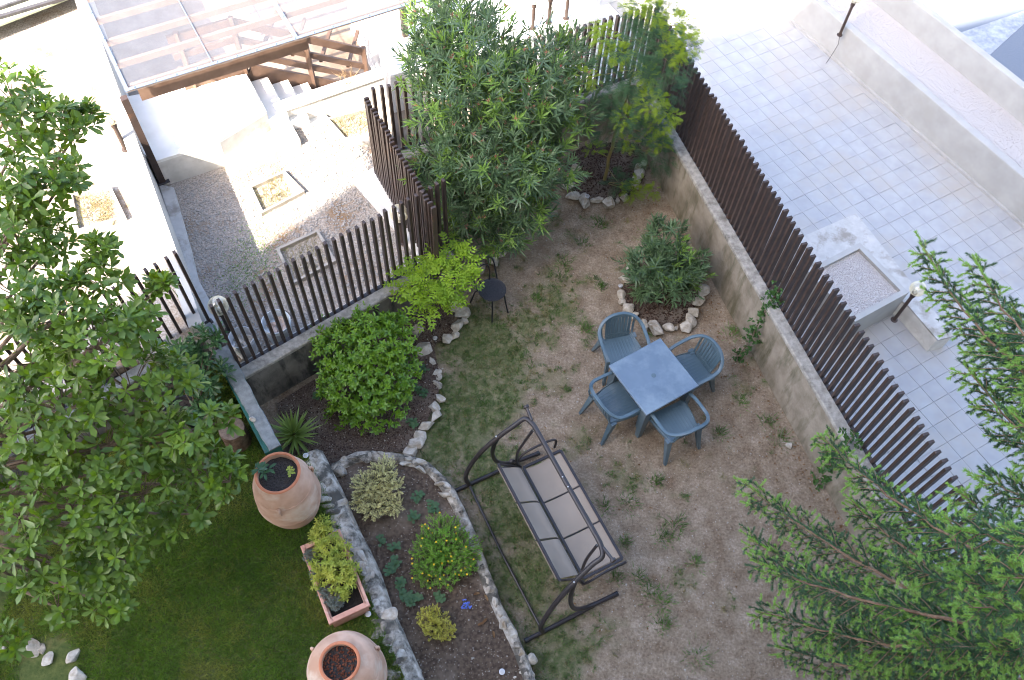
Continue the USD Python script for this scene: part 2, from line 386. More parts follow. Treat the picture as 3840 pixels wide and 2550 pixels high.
M['grass'] = leafy('grass', [(.05, .11, .028), (.09, .17, .042), (.14, .22, .055), (.25, .25, .11)], .6, .25, .3, clump=5)
M['dry_grass'] = leafy('dry_grass', [(.16, .16, .06), (.26, .22, .11), (.38, .31, .18)], .7, .2, .25)
M['turf'] = leafy('turf', [(.055, .11, .016), (.095, .175, .024), (.15, .235, .035), (.27, .28, .08)], .6, .25, .3, clump=2.2)
M['turf_pale'] = leafy('turf_pale', [(.12, .16, .03), (.20, .22, .05), (.33, .29, .11)], .6, .2, .3, clump=4)
M['tobira'] = leafy('tobira', [(.035, .075, .013), (.085, .155, .018), (.16, .245, .026), (.27, .345, .045), (.40, .43, .11)], .38, .45, .3, clump=3)
M['oleander'] = leafy('oleander', [(.05, .09, .042), (.085, .14, .06), (.13, .19, .08), (.20, .26, .13)], .42, .45, .2, clump=3)
M['oleander_tip'] = leafy('oleander_tip', [(.12, .21, .045), (.17, .28, .06), (.24, .32, .10)], .45, .4, .3)
M['acacia_dark'] = leafy('acacia_dark', [(.035, .08, .038), (.06, .115, .05), (.095, .16, .06)], .6, .2, .3)
M['acacia_light'] = leafy('acacia_light', [(.14, .22, .02), (.22, .30, .03), (.30, .36, .05)], .6, .2, .35)
M['bright'] = leafy('bright', [(.13, .24, .02), (.22, .34, .025), (.32, .42, .035), (.42, .46, .06)], .5, .35, .35, clump=5)
M['glossy_bush'] = leafy('glossy_bush', [(.07, .16, .016), (.14, .26, .022), (.22, .35, .03), (.32, .42, .08)], .3, .5, .25, clump=5)
M['yucca'] = leafy('yucca', [(.15, .22, .05), (.21, .29, .07), (.28, .34, .11)], .45, .4, .2)
M['curry'] = leafy('curry', [(.52, .50, .25), (.70, .67, .34), (.80, .76, .45)], .8, .15, .2, clump=8)
M['curry_base'] = leafy('curry_base', [(.10, .095, .07), (.16, .15, .11)], .85, .1, .1)
M['santolina'] = leafy('santolina', [(.13, .27, .05), (.22, .40, .06), (.34, .50, .10)], .6, .2, .3, clump=9)
M['yellow_bush'] = leafy('yellow_bush', [(.42, .42, .08), (.62, .58, .14), (.74, .68, .22)], .7, .2, .25, clump=10)
M['nandina'] = leafy('nandina', [(.17, .26, .045), (.36, .38, .07), (.54, .48, .12), (.58, .40, .16)], .5, .3, .3, clump=7)
M['silver_plant'] = leafy('silver_plant', [(.15, .175, .15), (.23, .255, .225)], .8, .15, .15)
M['strawberry'] = leafy('strawberry', [(.05, .11, .045), (.085, .16, .06)], .5, .35, .25)
M['ivy'] = leafy('ivy', [(.025, .07, .016), (.05, .115, .022), (.10, .18, .035)], .4, .4, .2)
M['rhodo'] = leafy('rhodo', [(.03, .08, .03), (.06, .13, .04), (.13, .23, .05)], .35, .5, .2, clump=4)
M['spruce'] = leafy('spruce', [(.032, .075, .036), (.056, .12, .052), (.09, .17, .065)], .55, .3, .15, clump=3)
M['spruce_new'] = leafy('spruce_new', [(.15, .29, .06), (.23, .40, .085), (.30, .46, .12)], .5, .3, .25, clump=3)
M['weed'] = leafy('weed', [(.08, .17, .035), (.14, .25, .055)], .5, .3, .25)

# ------------------------------------------------------------------ leaf meshes
SHAPES = {'ovate': ((.30, .85), (.68, .75)), 'obovate': ((.35, .55), (.75, 1.0)), 'lance': ((.30, .9), (.65, .75)), 'round': ((.28, .95), (.72, 1.0)), 'strap': ((.10, 1.0), (.6, .75))}


def leaves(P, D, N, L, W, shape='ovate', fold=.18, bend=.15):
    """Folded, bent leaf blades: n leaves from P along D, upper side N."""
    P = np.atleast_2d(P).astype(float); n = len(P)
    D = unit(np.broadcast_to(D, (n, 3))); N = np.broadcast_to(N, (n, 3)); S = unit(np.cross(D, N)); N = unit(np.cross(S, D))
    L = np.broadcast_to(L, n)[:, None].astype(float); W = np.broadcast_to(W, n)[:, None].astype(float) / 2
    (t1, w1), (t2, w2) = SHAPES[shape]
    mid = lambda t: P + D * L * t - N * bend * L * t * t
    a, b, tip = mid(t1), mid(t2), mid(1.0)
    v = np.stack([P, a - S * W * w1 + N * fold * W * w1 * 2, a, a + S * W * w1 + N * fold * W * w1 * 2,
                  b - S * W * w2 + N * fold * W * w2 * 2, b, b + S * W * w2 + N * fold * W * w2 * 2, tip], 1)
    f = np.array([(0, 2, 1), (0, 3, 2), (1, 2, 5), (1, 5, 4), (2, 3, 6), (2, 6, 5), (4, 5, 7), (5, 6, 7)])
    return v.reshape(-1, 3), (f[None] + np.arange(n)[:, None, None] * 8).reshape(-1, 3)


def blades(P, D, L, W):
    """Thin grass blades or needles, one triangle each."""
    n = len(P); D = unit(D); S = unit(np.cross(D, unit(R.normal(size=(n, 3)))))
    L = np.broadcast_to(L, n)[:, None]; W = np.broadcast_to(W, n)[:, None]
    v = np.stack([P - S * W / 2, P + S * W / 2, P + D * L], 1)
    return v.reshape(-1, 3), np.arange(3 * n).reshape(-1, 3)


def around(axis, n, tilt, jitter=.15, phase=None):
    """n directions leaning by tilt (radians, may be an array) from the axis, spread round it by the golden angle."""
    axis = unit(axis); ref = np.array([0, 0, 1.0]) if abs(axis[2]) < .9 else np.array([1.0, 0, 0])
    u = unit(np.cross(axis, ref)); w = np.cross(axis, u)
    a = np.arange(n) * 2.39996 + (R.uniform(0, 6.28) if phase is None else phase) + R.normal(0, jitter, n)
    t = np.broadcast_to(tilt, n) + R.normal(0, jitter, n)
    return np.cos(t)[:, None] * axis + np.sin(t)[:, None] * (np.cos(a)[:, None] * u + np.sin(a)[:, None] * w)


def sprig(mb, p, axis, n, L, W, shape, tilt=(.5, 1.25), stem=.03, bend=.2, fold=.18):
    """A rosette or whorl of leaves at p round axis."""
    axis = unit(axis)
    t = np.linspace(tilt[0], tilt[1], n)
    D = around(axis, n, t)
    base = p - axis * np.linspace(0, stem, n)[:, None]
    N = unit(axis - D * (D @ axis)[:, None] + R.normal(0, .12, (n, 3)))
    l = L * (1 + R.normal(0, .14, n)) * np.linspace(.75, 1.05, n)
    mb.add(*leaves(base, D, N, l, W * l / L, shape, fold, bend))


def ellipsoid_points(n, c, r, shell=.55, flat_bottom=True):
    d = unit(R.normal(size=(n, 3)))
    if flat_bottom:
        d[:, 2] = np.where(d[:, 2] < -.3, -d[:, 2] * .5, d[:, 2]); d = unit(d)
    k = R.uniform(shell ** 3, 1, n) ** (1 / 3)
    return np.asarray(c) + d * k[:, None] * np.asarray(r), d


def rock(c, s, rz=0.0, seed=0, sub=2, flat=.7):
    m = trimesh.creation.icosphere(sub, 1.0); v = np.array(m.vertices)
    rr = np.random.default_rng(seed)
    for _ in range(11):                                                    # chop flat faces
        n = unit(rr.normal(size=3)); d = v @ n; k = rr.uniform(.48, .82); v = v - np.outer(np.maximum(d - k, 0), n)
    v *= (1 + .22 * (meshkit.fbm(v * 1.7 + seed * 3.1, 3, seed) - .5))[:, None]
    v *= np.asarray(s) / 2 * np.array([1, 1, 1])
    co, si = math.cos(rz), math.sin(rz)
    v = np.c_[v[:, 0] * co - v[:, 1] * si, v[:, 0] * si + v[:, 1] * co, v[:, 2]]
    return v + c, m.faces

# ------------------------------------------------------------------ levels and outlines of the place
ZT, ZY, ZN, ZL, ZB = -1.54, .45, 1.2, .5, .20        # terrace, gravel yard, upper yard, raised lawn, flower bed
rx = lambda y: 2.35 + (8.44 - y) * .397               # inner face of the right wall
A_, B_, C_, D_ = np.array([-3.2, 4.83]), np.array([-.93, 6.75]), np.array([-1.87, 8.32]), np.array([1.63, 10.25])
E_ = np.array([rx(-1.5), -1.5])


def out2(a, b):
    d = unit(np.subtract(b, a)); return np.array([-d[1], d[0]])


def strip(a, b, o0, o1):
    """Plan quad along a-b between the outward offsets o0 and o1."""
    n = out2(a, b); a, b = np.asarray(a), np.asarray(b)
    q = [a + n * o0, b + n * o0, b + n * o1, a + n * o1]
    s = sum(q[i][0] * q[(i + 1) % 4][1] - q[(i + 1) % 4][0] * q[i][1] for i in range(4))
    return q if s > 0 else q[::-1]


def ccw(q):
    q = [np.asarray(p)[:2] for p in q]
    s = sum(q[i][0] * q[(i + 1) % len(q)][1] - q[(i + 1) % len(q)][0] * q[i][1] for i in range(len(q)))
    return q if s > 0 else q[::-1]


def structure(name, mb, mat, **k):
    return mb.build(name, mat, None, kind='structure', **k)


def inside(poly, x, y):
    p = np.array([q[:2] for q in poly], float); x, y = np.asarray(x, float), np.asarray(y, float)
    r = np.zeros(x.shape, bool)
    for (x0, y0), (x1, y1) in zip(p, np.roll(p, -1, 0)):
        c = (y0 > y) != (y1 > y)
        r ^= c & (x < (x1 - x0) * (y - y0) / ((y1 - y0) or 1e-12) + x0)
    return r


# the far ground, one sheet to the horizon, under everything
g = MB(); n = 24; s_ = np.linspace(-1, 1, n); s_ = np.sign(s_) * np.abs(s_) ** 2.5 * 900
X, Y = np.meshgrid(s_, s_); v = np.c_[X.ravel(), Y.ravel(), np.full(X.size, -4.62)]
f = [(i * n + j, i * n + j + 1, (i + 1) * n + j + 1, (i + 1) * n + j) for i in range(n - 1) for j in range(n - 1)]
structure('ground', g.add(v, f), M['earth'])
g = MB().prism(ccw([(8.4, 2.), (30, 2.), (40, 40), (3.2, 40), (3.2, 21)]), -4.72, -4.6)
structure('road', g, M['asphalt'], label='grey asphalt road far below the second white wall')
p = [at(2215, 72, -4.59), at(2300, 128, -4.59), at(2285, 95, -4.59), at(2361, 10, -4.59), at(2330, 5, -4.59)]
t1 = at(2215, 75, -4.59), at(2262, 145, -4.59), at(2361, 55, -4.59), at(2361, 25, -4.59)
structure('road_apron', MB().prism(ccw(t1), -4.597, -4.59), M['road_paint'], label='pale worn concrete apron beside the asphalt road')
# fill under the terrace and yards so that nothing floats
g = MB().prism(ccw([(E_[0] + .1, -1.5), (1.9, 10.5), (0, 20.5), (3.2, 20.5), (9.75, 11.2), (14.2, 4.6), (14.2, -1.5)]), -4.60, ZT - .05)
structure('terrace_base', g, M['grout'], label='grey screed and joints under the terrace tiles')

# lawn soil: a fine grid, its grass cover kept as a primvar
LAWN = [A_ + [-.0, -.0], B_, C_, D_, E_, (-1.2, -1.5)]
gx = np.arange(-3.4, 6.6, .05); gy = np.arange(-1.6, 10.5, .05)
X, Y = np.meshgrid(gx, gy)


def cover(x, y):
    """How grassy the lawn is, 0 to 1."""
    x, y = np.asarray(x, float), np.asarray(y, float)
    c = np.zeros(x.shape)
    for (px, py), rad, w in (((1110, 800), .75, .8), ((1090, 930), .8, .85), ((1030, 1010), .6, .8), ((1180, 870), .7, .55), ((1120, 1080), .6, .75), ((1180, 1180), .8, .65), ((1200, 1330), .8, .65), ((1260, 1500), .7, .55),
                             ((1290, 700), .5, .5), ((1230, 760), .5, .5), ((1330, 600), .5, .3), ((1370, 760), .3, .3), ((1280, 870), .4, .4), ((1330, 1000), .5, .3), ((1500, 1300), .5, .2), ((1420, 1080), .5, .25),
                             ((1300, 520), .5, .25), ((1720, 880), .4, .25), ((1130, 1330), .5, .6), ((1450, 600), .4, .2)):
        q = at(px, py); d = np.hypot(x - q[0], y - q[1]) / rad
        c = np.maximum(c, w * np.clip(1.25 - d, 0, 1))
    f1 = fbm2(x, y, 2.2, 3); f2 = fbm2(x, y, 7.0, 9)
    k = c + .6 * (f1 - .5) + 1.1 * (f2 - .5) + .05
    return np.clip((k - .22) / .42, 0, 1)


cov = cover(X, Y)
Z = .05 * (fbm2(X, Y, .8, 1) - .5) + .02 * (fbm2(X, Y, 6, 2) - .5) + .012 * cov
ins = inside(LAWN, X.ravel(), Y.ravel()).reshape(X.shape)
near = ins.copy()
for a in (-1, 0, 1):
    for b in (-1, 0, 1):
        near |= np.roll(np.roll(ins, a, 0), b, 1)
idx = -np.ones(X.shape, int); idx[near] = np.arange(near.sum())
q = near[:-1, :-1] & near[1:, :-1] & near[:-1, 1:] & near[1:, 1:]
f = np.stack([idx[:-1, :-1][q], idx[:-1, 1:][q], idx[1:, 1:][q], idx[1:, :-1][q]], 1)
lawn_mesh = usdkit.mesh(stage, '/World/lawn', (np.c_[X[near], Y[near], Z[near]], np.vstack([f[:, [0, 1, 2]], f[:, [0, 2, 3]]])), M['lawn_soil'], smooth=True)
UsdGeom.PrimvarsAPI(lawn_mesh).CreatePrimvar('cover', Sdf.ValueTypeNames.FloatArray, 'vertex').Set(Vt.FloatArray.FromNumpy(cov[near].astype(np.float32)))
tag(lawn_mesh, 'dry patchy lawn of bare soil between the garden walls', kind='structure')

# raised lawn on the left, the flower bed, the gravel yard and the upper yard
STONEWALL = [at(x, y, .48) for x, y in ((712, 1045), (745, 1110), (770, 1160), (790, 1215), (818, 1270), (845, 1330), (868, 1400), (895, 1460), (925, 1530), (955, 1600))]
sw = np.array(STONEWALL)


def height_grid(name, poly, z, mat, amp=.05, step=.08, label=None, sc=1.2):
    p = np.array([q[:2] for q in poly]); x0, y0 = p.min(0) - step; x1, y1 = p.max(0) + step
    gx, gy = np.arange(x0, x1, step), np.arange(y0, y1, step); X, Y = np.meshgrid(gx, gy)
    near = inside(poly, X.ravel(), Y.ravel()).reshape(X.shape)
    n0 = near.copy()
    for a in (-1, 0, 1):
        for b in (-1, 0, 1):
            near |= np.roll(np.roll(n0, a, 0), b, 1)
    ring = shapely.LinearRing([tuple(q[:2]) for q in poly])
    out = near & ~n0
    for i, j in zip(*np.nonzero(out)):
        e = ring.interpolate(ring.project(shapely.Point(X[i, j], Y[i, j]))); X[i, j], Y[i, j] = e.x, e.y
    zz = (z(X, Y) if callable(z) else z) + amp * (fbm2(X, Y, sc, 5) - .5) + amp * .35 * (fbm2(X, Y, sc * 6, 6) - .5)
    idx = -np.ones(X.shape, int); idx[near] = np.arange(near.sum())
    q = near[:-1, :-1] & near[1:, :-1] & near[:-1, 1:] & near[1:, 1:]
    f = np.stack([idx[:-1, :-1][q], idx[:-1, 1:][q], idx[1:, 1:][q], idx[1:, :-1][q]], 1)
    return structure(name, MB().add(np.c_[X[near], Y[near], zz[near]], f), mat, smooth=True, label=label)


GW0, GW1 = at(507, 803, .95), at(628, 1035, .95)
LEFTLAWN = [(-9, -1.5), (sw[-1][0] - .04, -1.5)] + [p - [.03, .0, 0] for p in sw[::-1]] + [GW1, GW0, (-4.0, 5.3), (-9, 2.2)]
height_grid('raised_lawn', LEFTLAWN, ZL, M['turf_soil'], .05, .09, 'green mown lawn on the raised left terrace')
BORDER = [at(x, y, .12) for x, y in ((770, 1085), (830, 1060), (890, 1058), (940, 1068), (985, 1082), (1030, 1130), (1062, 1185), (1085, 1245), (1108, 1305), (1130, 1365), (1160, 1430), (1190, 1490), (1212, 1545), (1225, 1590))]
bd = np.array(BORDER)
BED = [p for p in sw] + [(bd[-1][0] - .4, .6), (bd[-1][0], .6)] + [p for p in bd[::-1]]
height_grid('flower_bed', BED, ZB, M['bed_soil'], .06, .05, 'dark soil of the raised flower bed', 2)
BED2 = [A_ + [.25, .05], B_ + [-.1, -.12]] + [at(x, y) for x, y in ((1040, 690), (1065, 730), (1045, 770), (1000, 800), (1012, 860), (1012, 910), (985, 975), (955, 1040), (870, 1052), (770, 1080), (715, 1040))] + [GW1 + [.12, 0, 0]]
height_grid('shrub_bed', BED2, .055, M['bark_soil'], .05, .05, 'dark bark soil bed along the left wall', 2)
RING1 = [(1300, 390), (1308, 425), (1335, 455), (1375, 468), (1420, 470), (1455, 455), (1480, 425), (1490, 380), (1480, 340), (1440, 330), (1350, 340), (1310, 360)]
RING2 = [(1455, 620), (1437, 660), (1440, 705), (1470, 735), (1515, 752), (1560, 750), (1595, 725), (1612, 690), (1618, 650), (1600, 610), (1530, 590)]
for ring, nm, lb in ((RING1, 'mulch_bed', 'dark bark mulch bed under the feathery tree in the corner'), (RING2, 'mulch_bed', 'round dark soil bed under the small oleander')):
    height_grid(nm, [at(*p) for p in ring], .045, M['bark_soil'], .04, .05, lb, 2)

gl = at(475, 735, ZY); n_ab = out2(A_, B_)
YARD = [A_ + n_ab * .1 + [-.6, -.5], B_ + n_ab * .1 + [.05, .05], C_ + [-.05, .1], at(900, 182, .8)[:2], at(655, 262, .8)[:2], at(612, 262, .9)[:2], at(354, 373, .9)[:2] + [-.05, .3], at(372, 430, ZY)[:2] + [-.3, 0]]
structure('lower_court', MB().prism(ccw([(-9, 7.5), (-2.3, 8.0), C_ + [-.1, .05], (-.3, 9.3), (-.3, 22), (-9, 22)]), -4.6, -.35), M['court'], label='pale paved court at the foot of the stair under the canopy')
structure('gravel_yard', MB().prism(ccw(YARD), -4.6, ZY), M['gravel_bed'], label='lower yard of pale loose gravel behind the slatted fence')
par = [at(332, 369, 1.4), at(412, 594, 1.4), at(464, 737, 1.4)]
pd = unit((par[2] - par[0])[:2]); pnl = np.array([pd[1], -pd[0]]); pnl = pnl if pnl[0] < 0 else -pnl
p0, p1 = par[0][:2] - pd * 6.5, par[2][:2] + pd * .05
UP = [p1 + pnl * .1, p0 + pnl * .1, p0 + pnl * 9, p1 + pnl * 9 + [-2, -2]]
structure('upper_yard', MB().prism(ccw(UP), -4.6, ZN), M['gravel_bed'], label='sunlit higher gravel yard on the far left')

# ------------------------------------------------------------------ walls
def wall(name, label, a, b, z0, z1, th, mat, cap, o0=0.0, ext=(0, 0), capov=.006):
    a, b = np.asarray(a, float)[:2], np.asarray(b, float)[:2]; d = unit(b - a); a, b = a - d * ext[0], b + d * ext[1]
    t = thing(name, label, 'wall')
    MB().prism(ccw(strip(a, b, o0, o0 + th)), z0, z1 - .05).build('wall_body', mat, t)
    m = MB(); n = out2(a, b); k = max(8, int(np.linalg.norm(b - a) / .12)); rows = []
    for i in range(k + 1):
        c = a + (b - a) * i / k; j = [.010 * (meshkit.fbm(np.array([c[0] * 3 + s, c[1] * 3, s]), 3, 4) - .5) for s in range(4)]
        w0, w1 = o0 - capov + j[0], o0 + th + capov + j[1]
        pts = [(w0, z1 - .05), (w0 + .002, z1 - .012 + j[2]), (w0 + .014, z1 + j[2]), (w1 - .014, z1 + j[3]), (w1 - .002, z1 - .012 + j[3]), (w1, z1 - .05)]
        rows.append([np.r_[c + n * o, z] for o, z in pts])
    v = np.array(rows).reshape(-1, 3); f = [(i * 6 + e, i * 6 + e + 1, i * 6 + 7 + e, i * 6 + 6 + e) for i in range(k) for e in range(5)] + [(0, 1, 2, 3), (0, 3, 4, 5)]
    e = k * 6; f += [(e + 3, e + 2, e + 1, e), (e + 5, e + 4, e + 3, e)]
    m.add(v, f).build('coping', cap, t)
    return t


wall('garden_wall', 'low dark weathered concrete wall between the round bush and the gravel yard', A_, B_, -.3, .78, .15, M['wall_dark'], M['wall_cap'], ext=(.0, .15))
wall('garden_wall', 'short concrete wall hidden behind the big oleander at the lamp corner', B_, C_, -.3, .76, .15, M['wall_dark'], M['wall_cap'], ext=(0, .1))
wall('garden_wall', 'far concrete wall behind the feathery tree in the top corner', C_, D_, ZT, .9, .15, M['wall_mossy'], M['wall_cap'], ext=(.1, .15))
wall('retaining_wall', 'long mossy board-marked concrete wall on the right of the garden', D_, E_, ZT, .95, .15, M['wall_mossy'], M['wall_cap'], ext=(.0, .5))
lf0, lf1 = at(475, 740, 1.12), at(320, 832, 1.12)
ld = unit((lf1 - lf0)[:2]); nl = np.array([-ld[1], ld[0]]); nl = nl if nl[1] > 0 else -nl
a2, b2 = lf1[:2] + ld * 3.2 - nl * .185, lf0[:2] - nl * .185 - ld * .03
wall('garden_wall', 'grey concrete wall under the left fence behind the leafy tree', a2, b2, -.3, 1.12, .15, M['wall_dark'], M['grey_cap'])

# green-sided low wall between the raised lawn and the shrub bed
t = thing('green_wall', 'low wall with dark green painted sides and a grey speckled top', 'wall')
gd = unit((GW1 - GW0)[:2]); gn = np.array([-gd[1], gd[0]])
q = [GW0[:2] - gn * .095, GW1[:2] - gn * .095, GW1[:2] + gn * .095, GW0[:2] + gn * .095]
MB().prism(ccw(q), 0, .93).build('wall_body', M['green_paint'], t)
gs = gn if gn[0] < 0 else -gn
m = MB(); k = 30; rows = []
for i in range(k + 1):
    c = GW0[:2] + (GW1[:2] - GW0[:2]) * i / k
    j = R.uniform(-.006, .006, 2)
    lo = -.1 if gs @ gn > 0 else -.1 + .055 * i / k; hi = .1 - .055 * i / k if gs @ gn > 0 else .1
    rows.append([np.r_[c + gn * (lo + j[0]), .92], np.r_[c + gn * (lo + .01 + j[0]), .95], np.r_[c + gn * (hi - .01 + j[1]), .95], np.r_[c + gn * (hi + j[1]), .92]])
v = np.array(rows).reshape(-1, 3); f = [(i * 4 + e, i * 4 + e + 1, i * 4 + 5 + e, i * 4 + 4 + e) for i in range(k) for e in range(3)] + [(0, 1, 2, 3), (k * 4 + 3, k * 4 + 2, k * 4 + 1, k * 4)]
m.add(v, f).build('coping', M['grey_cap'], t)
c = at(583, 968, .95)
rk = MB().add(*rock(c + [0, 0, .025], (.06, .10, .06), 1.1, 91)).build('loose_stone', M['rock'], None, label='small pale stone lying on the green-sided wall', cat='stone')

# ------------------------------------------------------------------ slatted fences
def fence(label, a, b, ztop, zbase, off=.185, sp=.1, group='brown slatted fences', w=.034, dp=.055, foot=.10):
    a, b = np.asarray(a, float)[:2], np.asarray(b, float)[:2]; n = out2(a, b); d = unit(b - a); L = np.linalg.norm(b - a)
    t = thing('slatted_fence', label, 'fence')
    a, b = a + n * off, b + n * off; k = int(L / sp)
    rz = math.atan2(d[1], d[0])
    for i in range(k + 1):
        c = a + d * (i * L / k)
        h = ztop - zbase + foot + R.normal(0, .006)
        m = MB().box((0, 0, h / 2), (w, dp, h), 0, .004)
        v, f = m.arrays()
        tl = R.normal(0, .005, 2); v[:, 0] += v[:, 2] * tl[0]; v[:, 1] += v[:, 2] * tl[1]
        co, s = math.cos(rz), math.sin(rz)
        v = np.c_[v[:, 0] * co - v[:, 1] * s + c[0], v[:, 0] * s + v[:, 1] * co + c[1], v[:, 2] + zbase - foot]
        MB().add(v, f).build('slat', M['brown_metal'], t)
    ro = n * ((.153 - off + dp / 2 - .004) / 2)
    MB().beam(np.r_[a + ro - d * .04, zbase - .045], np.r_[b + ro + d * .04, zbase - .045], dp / 2 - .004 - (.153 - off), .03).build('rail', M['dark_rail'], t)
    a3, b3 = a - n * .030, b - n * .030
    m = MB()
    for i in range(k // 6 + 1):
        c = a + d * (i * 6 * L / k + .05) - n * .03
        m.box((c[0], c[1], zbase - .05), (.04, .05, .05), rz)
    m.build('brackets', M['dark_rail'], t, kind='stuff')
    return t


fence('brown slatted fence with a clear globe lamp behind each end', A_ + [.03, .03], B_ + [.1, .12], 2.1, .78)
fence('brown slatted fence turning the corner left of the big oleander', B_ - unit(C_ - B_) * .10, C_ + unit(C_ - B_) * .10, 2.1, .78, sp=.072, dp=.062)
fence('brown slatted fence behind the feathery tree at the far end', C_ + [-.05, .0], D_ + [.12, .1], 2.1, .9, sp=.105, w=.04)
fence('long brown slatted fence along the paved terrace', D_ - unit(E_ - D_) * .16, E_, 2.1, .95, sp=.0985, dp=.072)
fence('dark slatted fence half hidden by the leafy tree on the left', a2, b2, 2.45, 1.12, sp=.115)

# ------------------------------------------------------------------ terrace: tiles one by one
th = .56407
o = at((3300 + 243 / 2.413) / VIEW, (1250 + 348 / 2.413) / VIEW, ZT)[:2]
ti = np.array([math.cos(th), math.sin(th)]); tj = np.array([math.sin(th), -math.cos(th)])
TS = .3005
W1a, W1b = np.array([5.04, 15.59]), np.array([8.23, 10.92]); wd = unit(W1b - W1a); wn = np.array([-wd[1], wd[0]]); wn = wn if wn[0] > 0 else -wn
terrace = thing('tiled_terrace', 'paved terrace of pale square tiles beyond the long fence', 'terrace')
cells = []
for i in range(-22, 26):
    for j in range(-40, 34):
        c = o + (i + .5) * TS * ti + (j + .5) * TS * tj
        if (c - W1a) @ wn > .13 or c[1] > 20 or c[1] < -1 or c[0] < rx(min(c[1], 10.25)) + .13 or c[0] > 13 or (c[1] > 10.4 and c[0] < 1.2):
            continue
        cells.append((np.hypot(c[0], c[1]), c))
cells.sort(key=lambda e: e[0])


def seen(c, z):
    d = np.array([c[0], c[1], z - CAM_H]) @ ROWS.T
    if d[2] > -.1:
        return False
    x, y = 1920 + CAM_F * d[0] / -d[2], 1275 - CAM_F * d[1] / -d[2]
    return -40 < x < 3880 and -40 < y < 2590


rest = MB(); nt = 0
for dist, c in cells:
    dz = R.normal(0, .0012)
    m = MB().box((c[0], c[1], ZT - .012 + dz), (TS - .004, TS - .004, .024), th, .002)
    if nt < 300 and seen(c, ZT):
        m.build('tile', M['tile'], terrace); nt += 1
    elif c[1] > 0:
        rest.add(*m.arrays())
rest.build('far_tiles', M['tile'], terrace, kind='stuff')

# the long white parapets and their gravel strip
wall('terrace_parapet', 'long white rendered wall at the far edge of the terrace, nearest the tiles', W1a - wd * .2, W1b + wd * 6, ZT, -.8, .16, M['white_plaster'], M['white_plaster'], capov=.0)
a, b = W1a - wd * .2, W1b + wd * 6
sk = MB().prism(ccw(strip(a, b, -.055, -.002)), ZT, ZT + .05)
sk.build('skirting', M['white_plaster'], stage.GetPrimAtPath('/World/terrace_parapet'))
wall('terrace_parapet', 'second white rendered wall beyond the strip of white gravel', a, b, -4.6, -.35, .15, M['white_plaster'], M['white_plaster'], o0=1.12, capov=.0)
structure('gravel_strip', MB().prism(ccw(strip(a, b, .16, 1.12)), ZT, -.90), M['white_gravel'], label='strip of white gravel between the two white parapets')

# planter box with white gravel and the marble bench round it
q3 = lambda x, y, z: crop(x, y, 3000, 800, 2.852, z)[:2]
PO = [q3(640, 312, -.92), q3(1165, 845, -.92), q3(590, 1160, -.92)]
PO.append(PO[0] + PO[2] - PO[1])
pc = sum(PO) / 4
t = thing('gravel_planter', 'square white rendered planter filled with white gravel behind the fence', 'planter')
PI_ = [pc + (p - pc) * .84 for p in PO]
m = MB(); names = []
for k in range(4):
    a, b, c, d = PO[k], PO[(k + 1) % 4], PI_[(k + 1) % 4], PI_[k]
    MB().prism(ccw([a, b, c, d]), ZT, -.92).build('planter_wall', M['white_plaster'], t)
MB().prism(ccw([pc + (p - pc) * .838 for p in PO]), ZT, -.99).build('gravel_fill', M['white_gravel'], t)
t = thing('marble_bench', 'low stained marble bench wrapped round the gravel planter', 'bench')
b0, b1, b2_, b3, b4 = (q3(*p, -1.17) for p in ((50, 240), (600, 5), (1640, 1305), (1470, 1350), (1162, 992)))
e1 = unit(PO[1] - PO[0]); e2 = unit(PO[0] - PO[3])
bo = [p for p in (PO[3] + (b0 - PO[3]) * 1.0,)]
inn = [PO[0] + (PO[3] - PO[0]) * 1.0 + unit(PO[0] - pc) * .0]
MB().prism(ccw([b0 + (b0 - b1) * .35, b1, b2_, b3, b4, PO[1] + e1 * .004, PO[0] + (PO[0] - PO[2]) * .004, PO[3] + e2 * .004]), ZT, -1.20).build('bench_base', M['concrete'], t)
MB().prism(ccw([b0 + (b0 - b1) * .35, b1 + unit(b1 - pc) * .012, b2_ + unit(b2_ - pc) * .015, b3 + e1 * .012, b4, PO[1] + e1 * .004, PO[0] + (PO[0] - PO[2]) * .004, PO[3] + e2 * .004]), -1.20, -1.168).build('bench_top', M['stained_ledge'], t)

# ------------------------------------------------------------------ the apartment building behind the viewer that shades the garden
t = thing('apartment_building', 'tall pale apartment building on the near side of the gardens', 'building')
fd = np.array([math.cos(math.radians(23)), math.sin(math.radians(23))]); fb = np.array([fd[1], -fd[0]])
c0 = np.array([-15.2, -6.99]); LEN, DEP, TOP = 46.0, 13.0, 24.1
q = [c0, c0 + fd * LEN, c0 + fd * LEN + fb * DEP, c0 + fb * DEP]
MB().prism(ccw(q), -4.6, TOP - .3).build('wall', M['stucco'], t)
MB().prism(ccw([c0 - fb * .0 + fd * 0, q[1], q[2] + fb * .2, q[3] + fb * .2]), TOP - .3, TOP).build('roof', M['concrete'], t)
for fl in range(7):
    for k in range(11):
        c = c0 + fd * (2.5 + k * 4.1) - fb * .012; z = -2.6 + fl * 3.6
        if abs(c[0]) < 3 and 7 < z < 13:
            continue
        w = MB().beam(np.r_[c - fd * .75, z + .8], np.r_[c + fd * .75, z + .8], .05, 1.5).build('window', M['window_glass'], t)
        MB().beam(np.r_[c - fd * .85 - fb * .03, z], np.r_[c + fd * .85 - fb * .03, z], .14, .06).build('sill', M['concrete'], w)

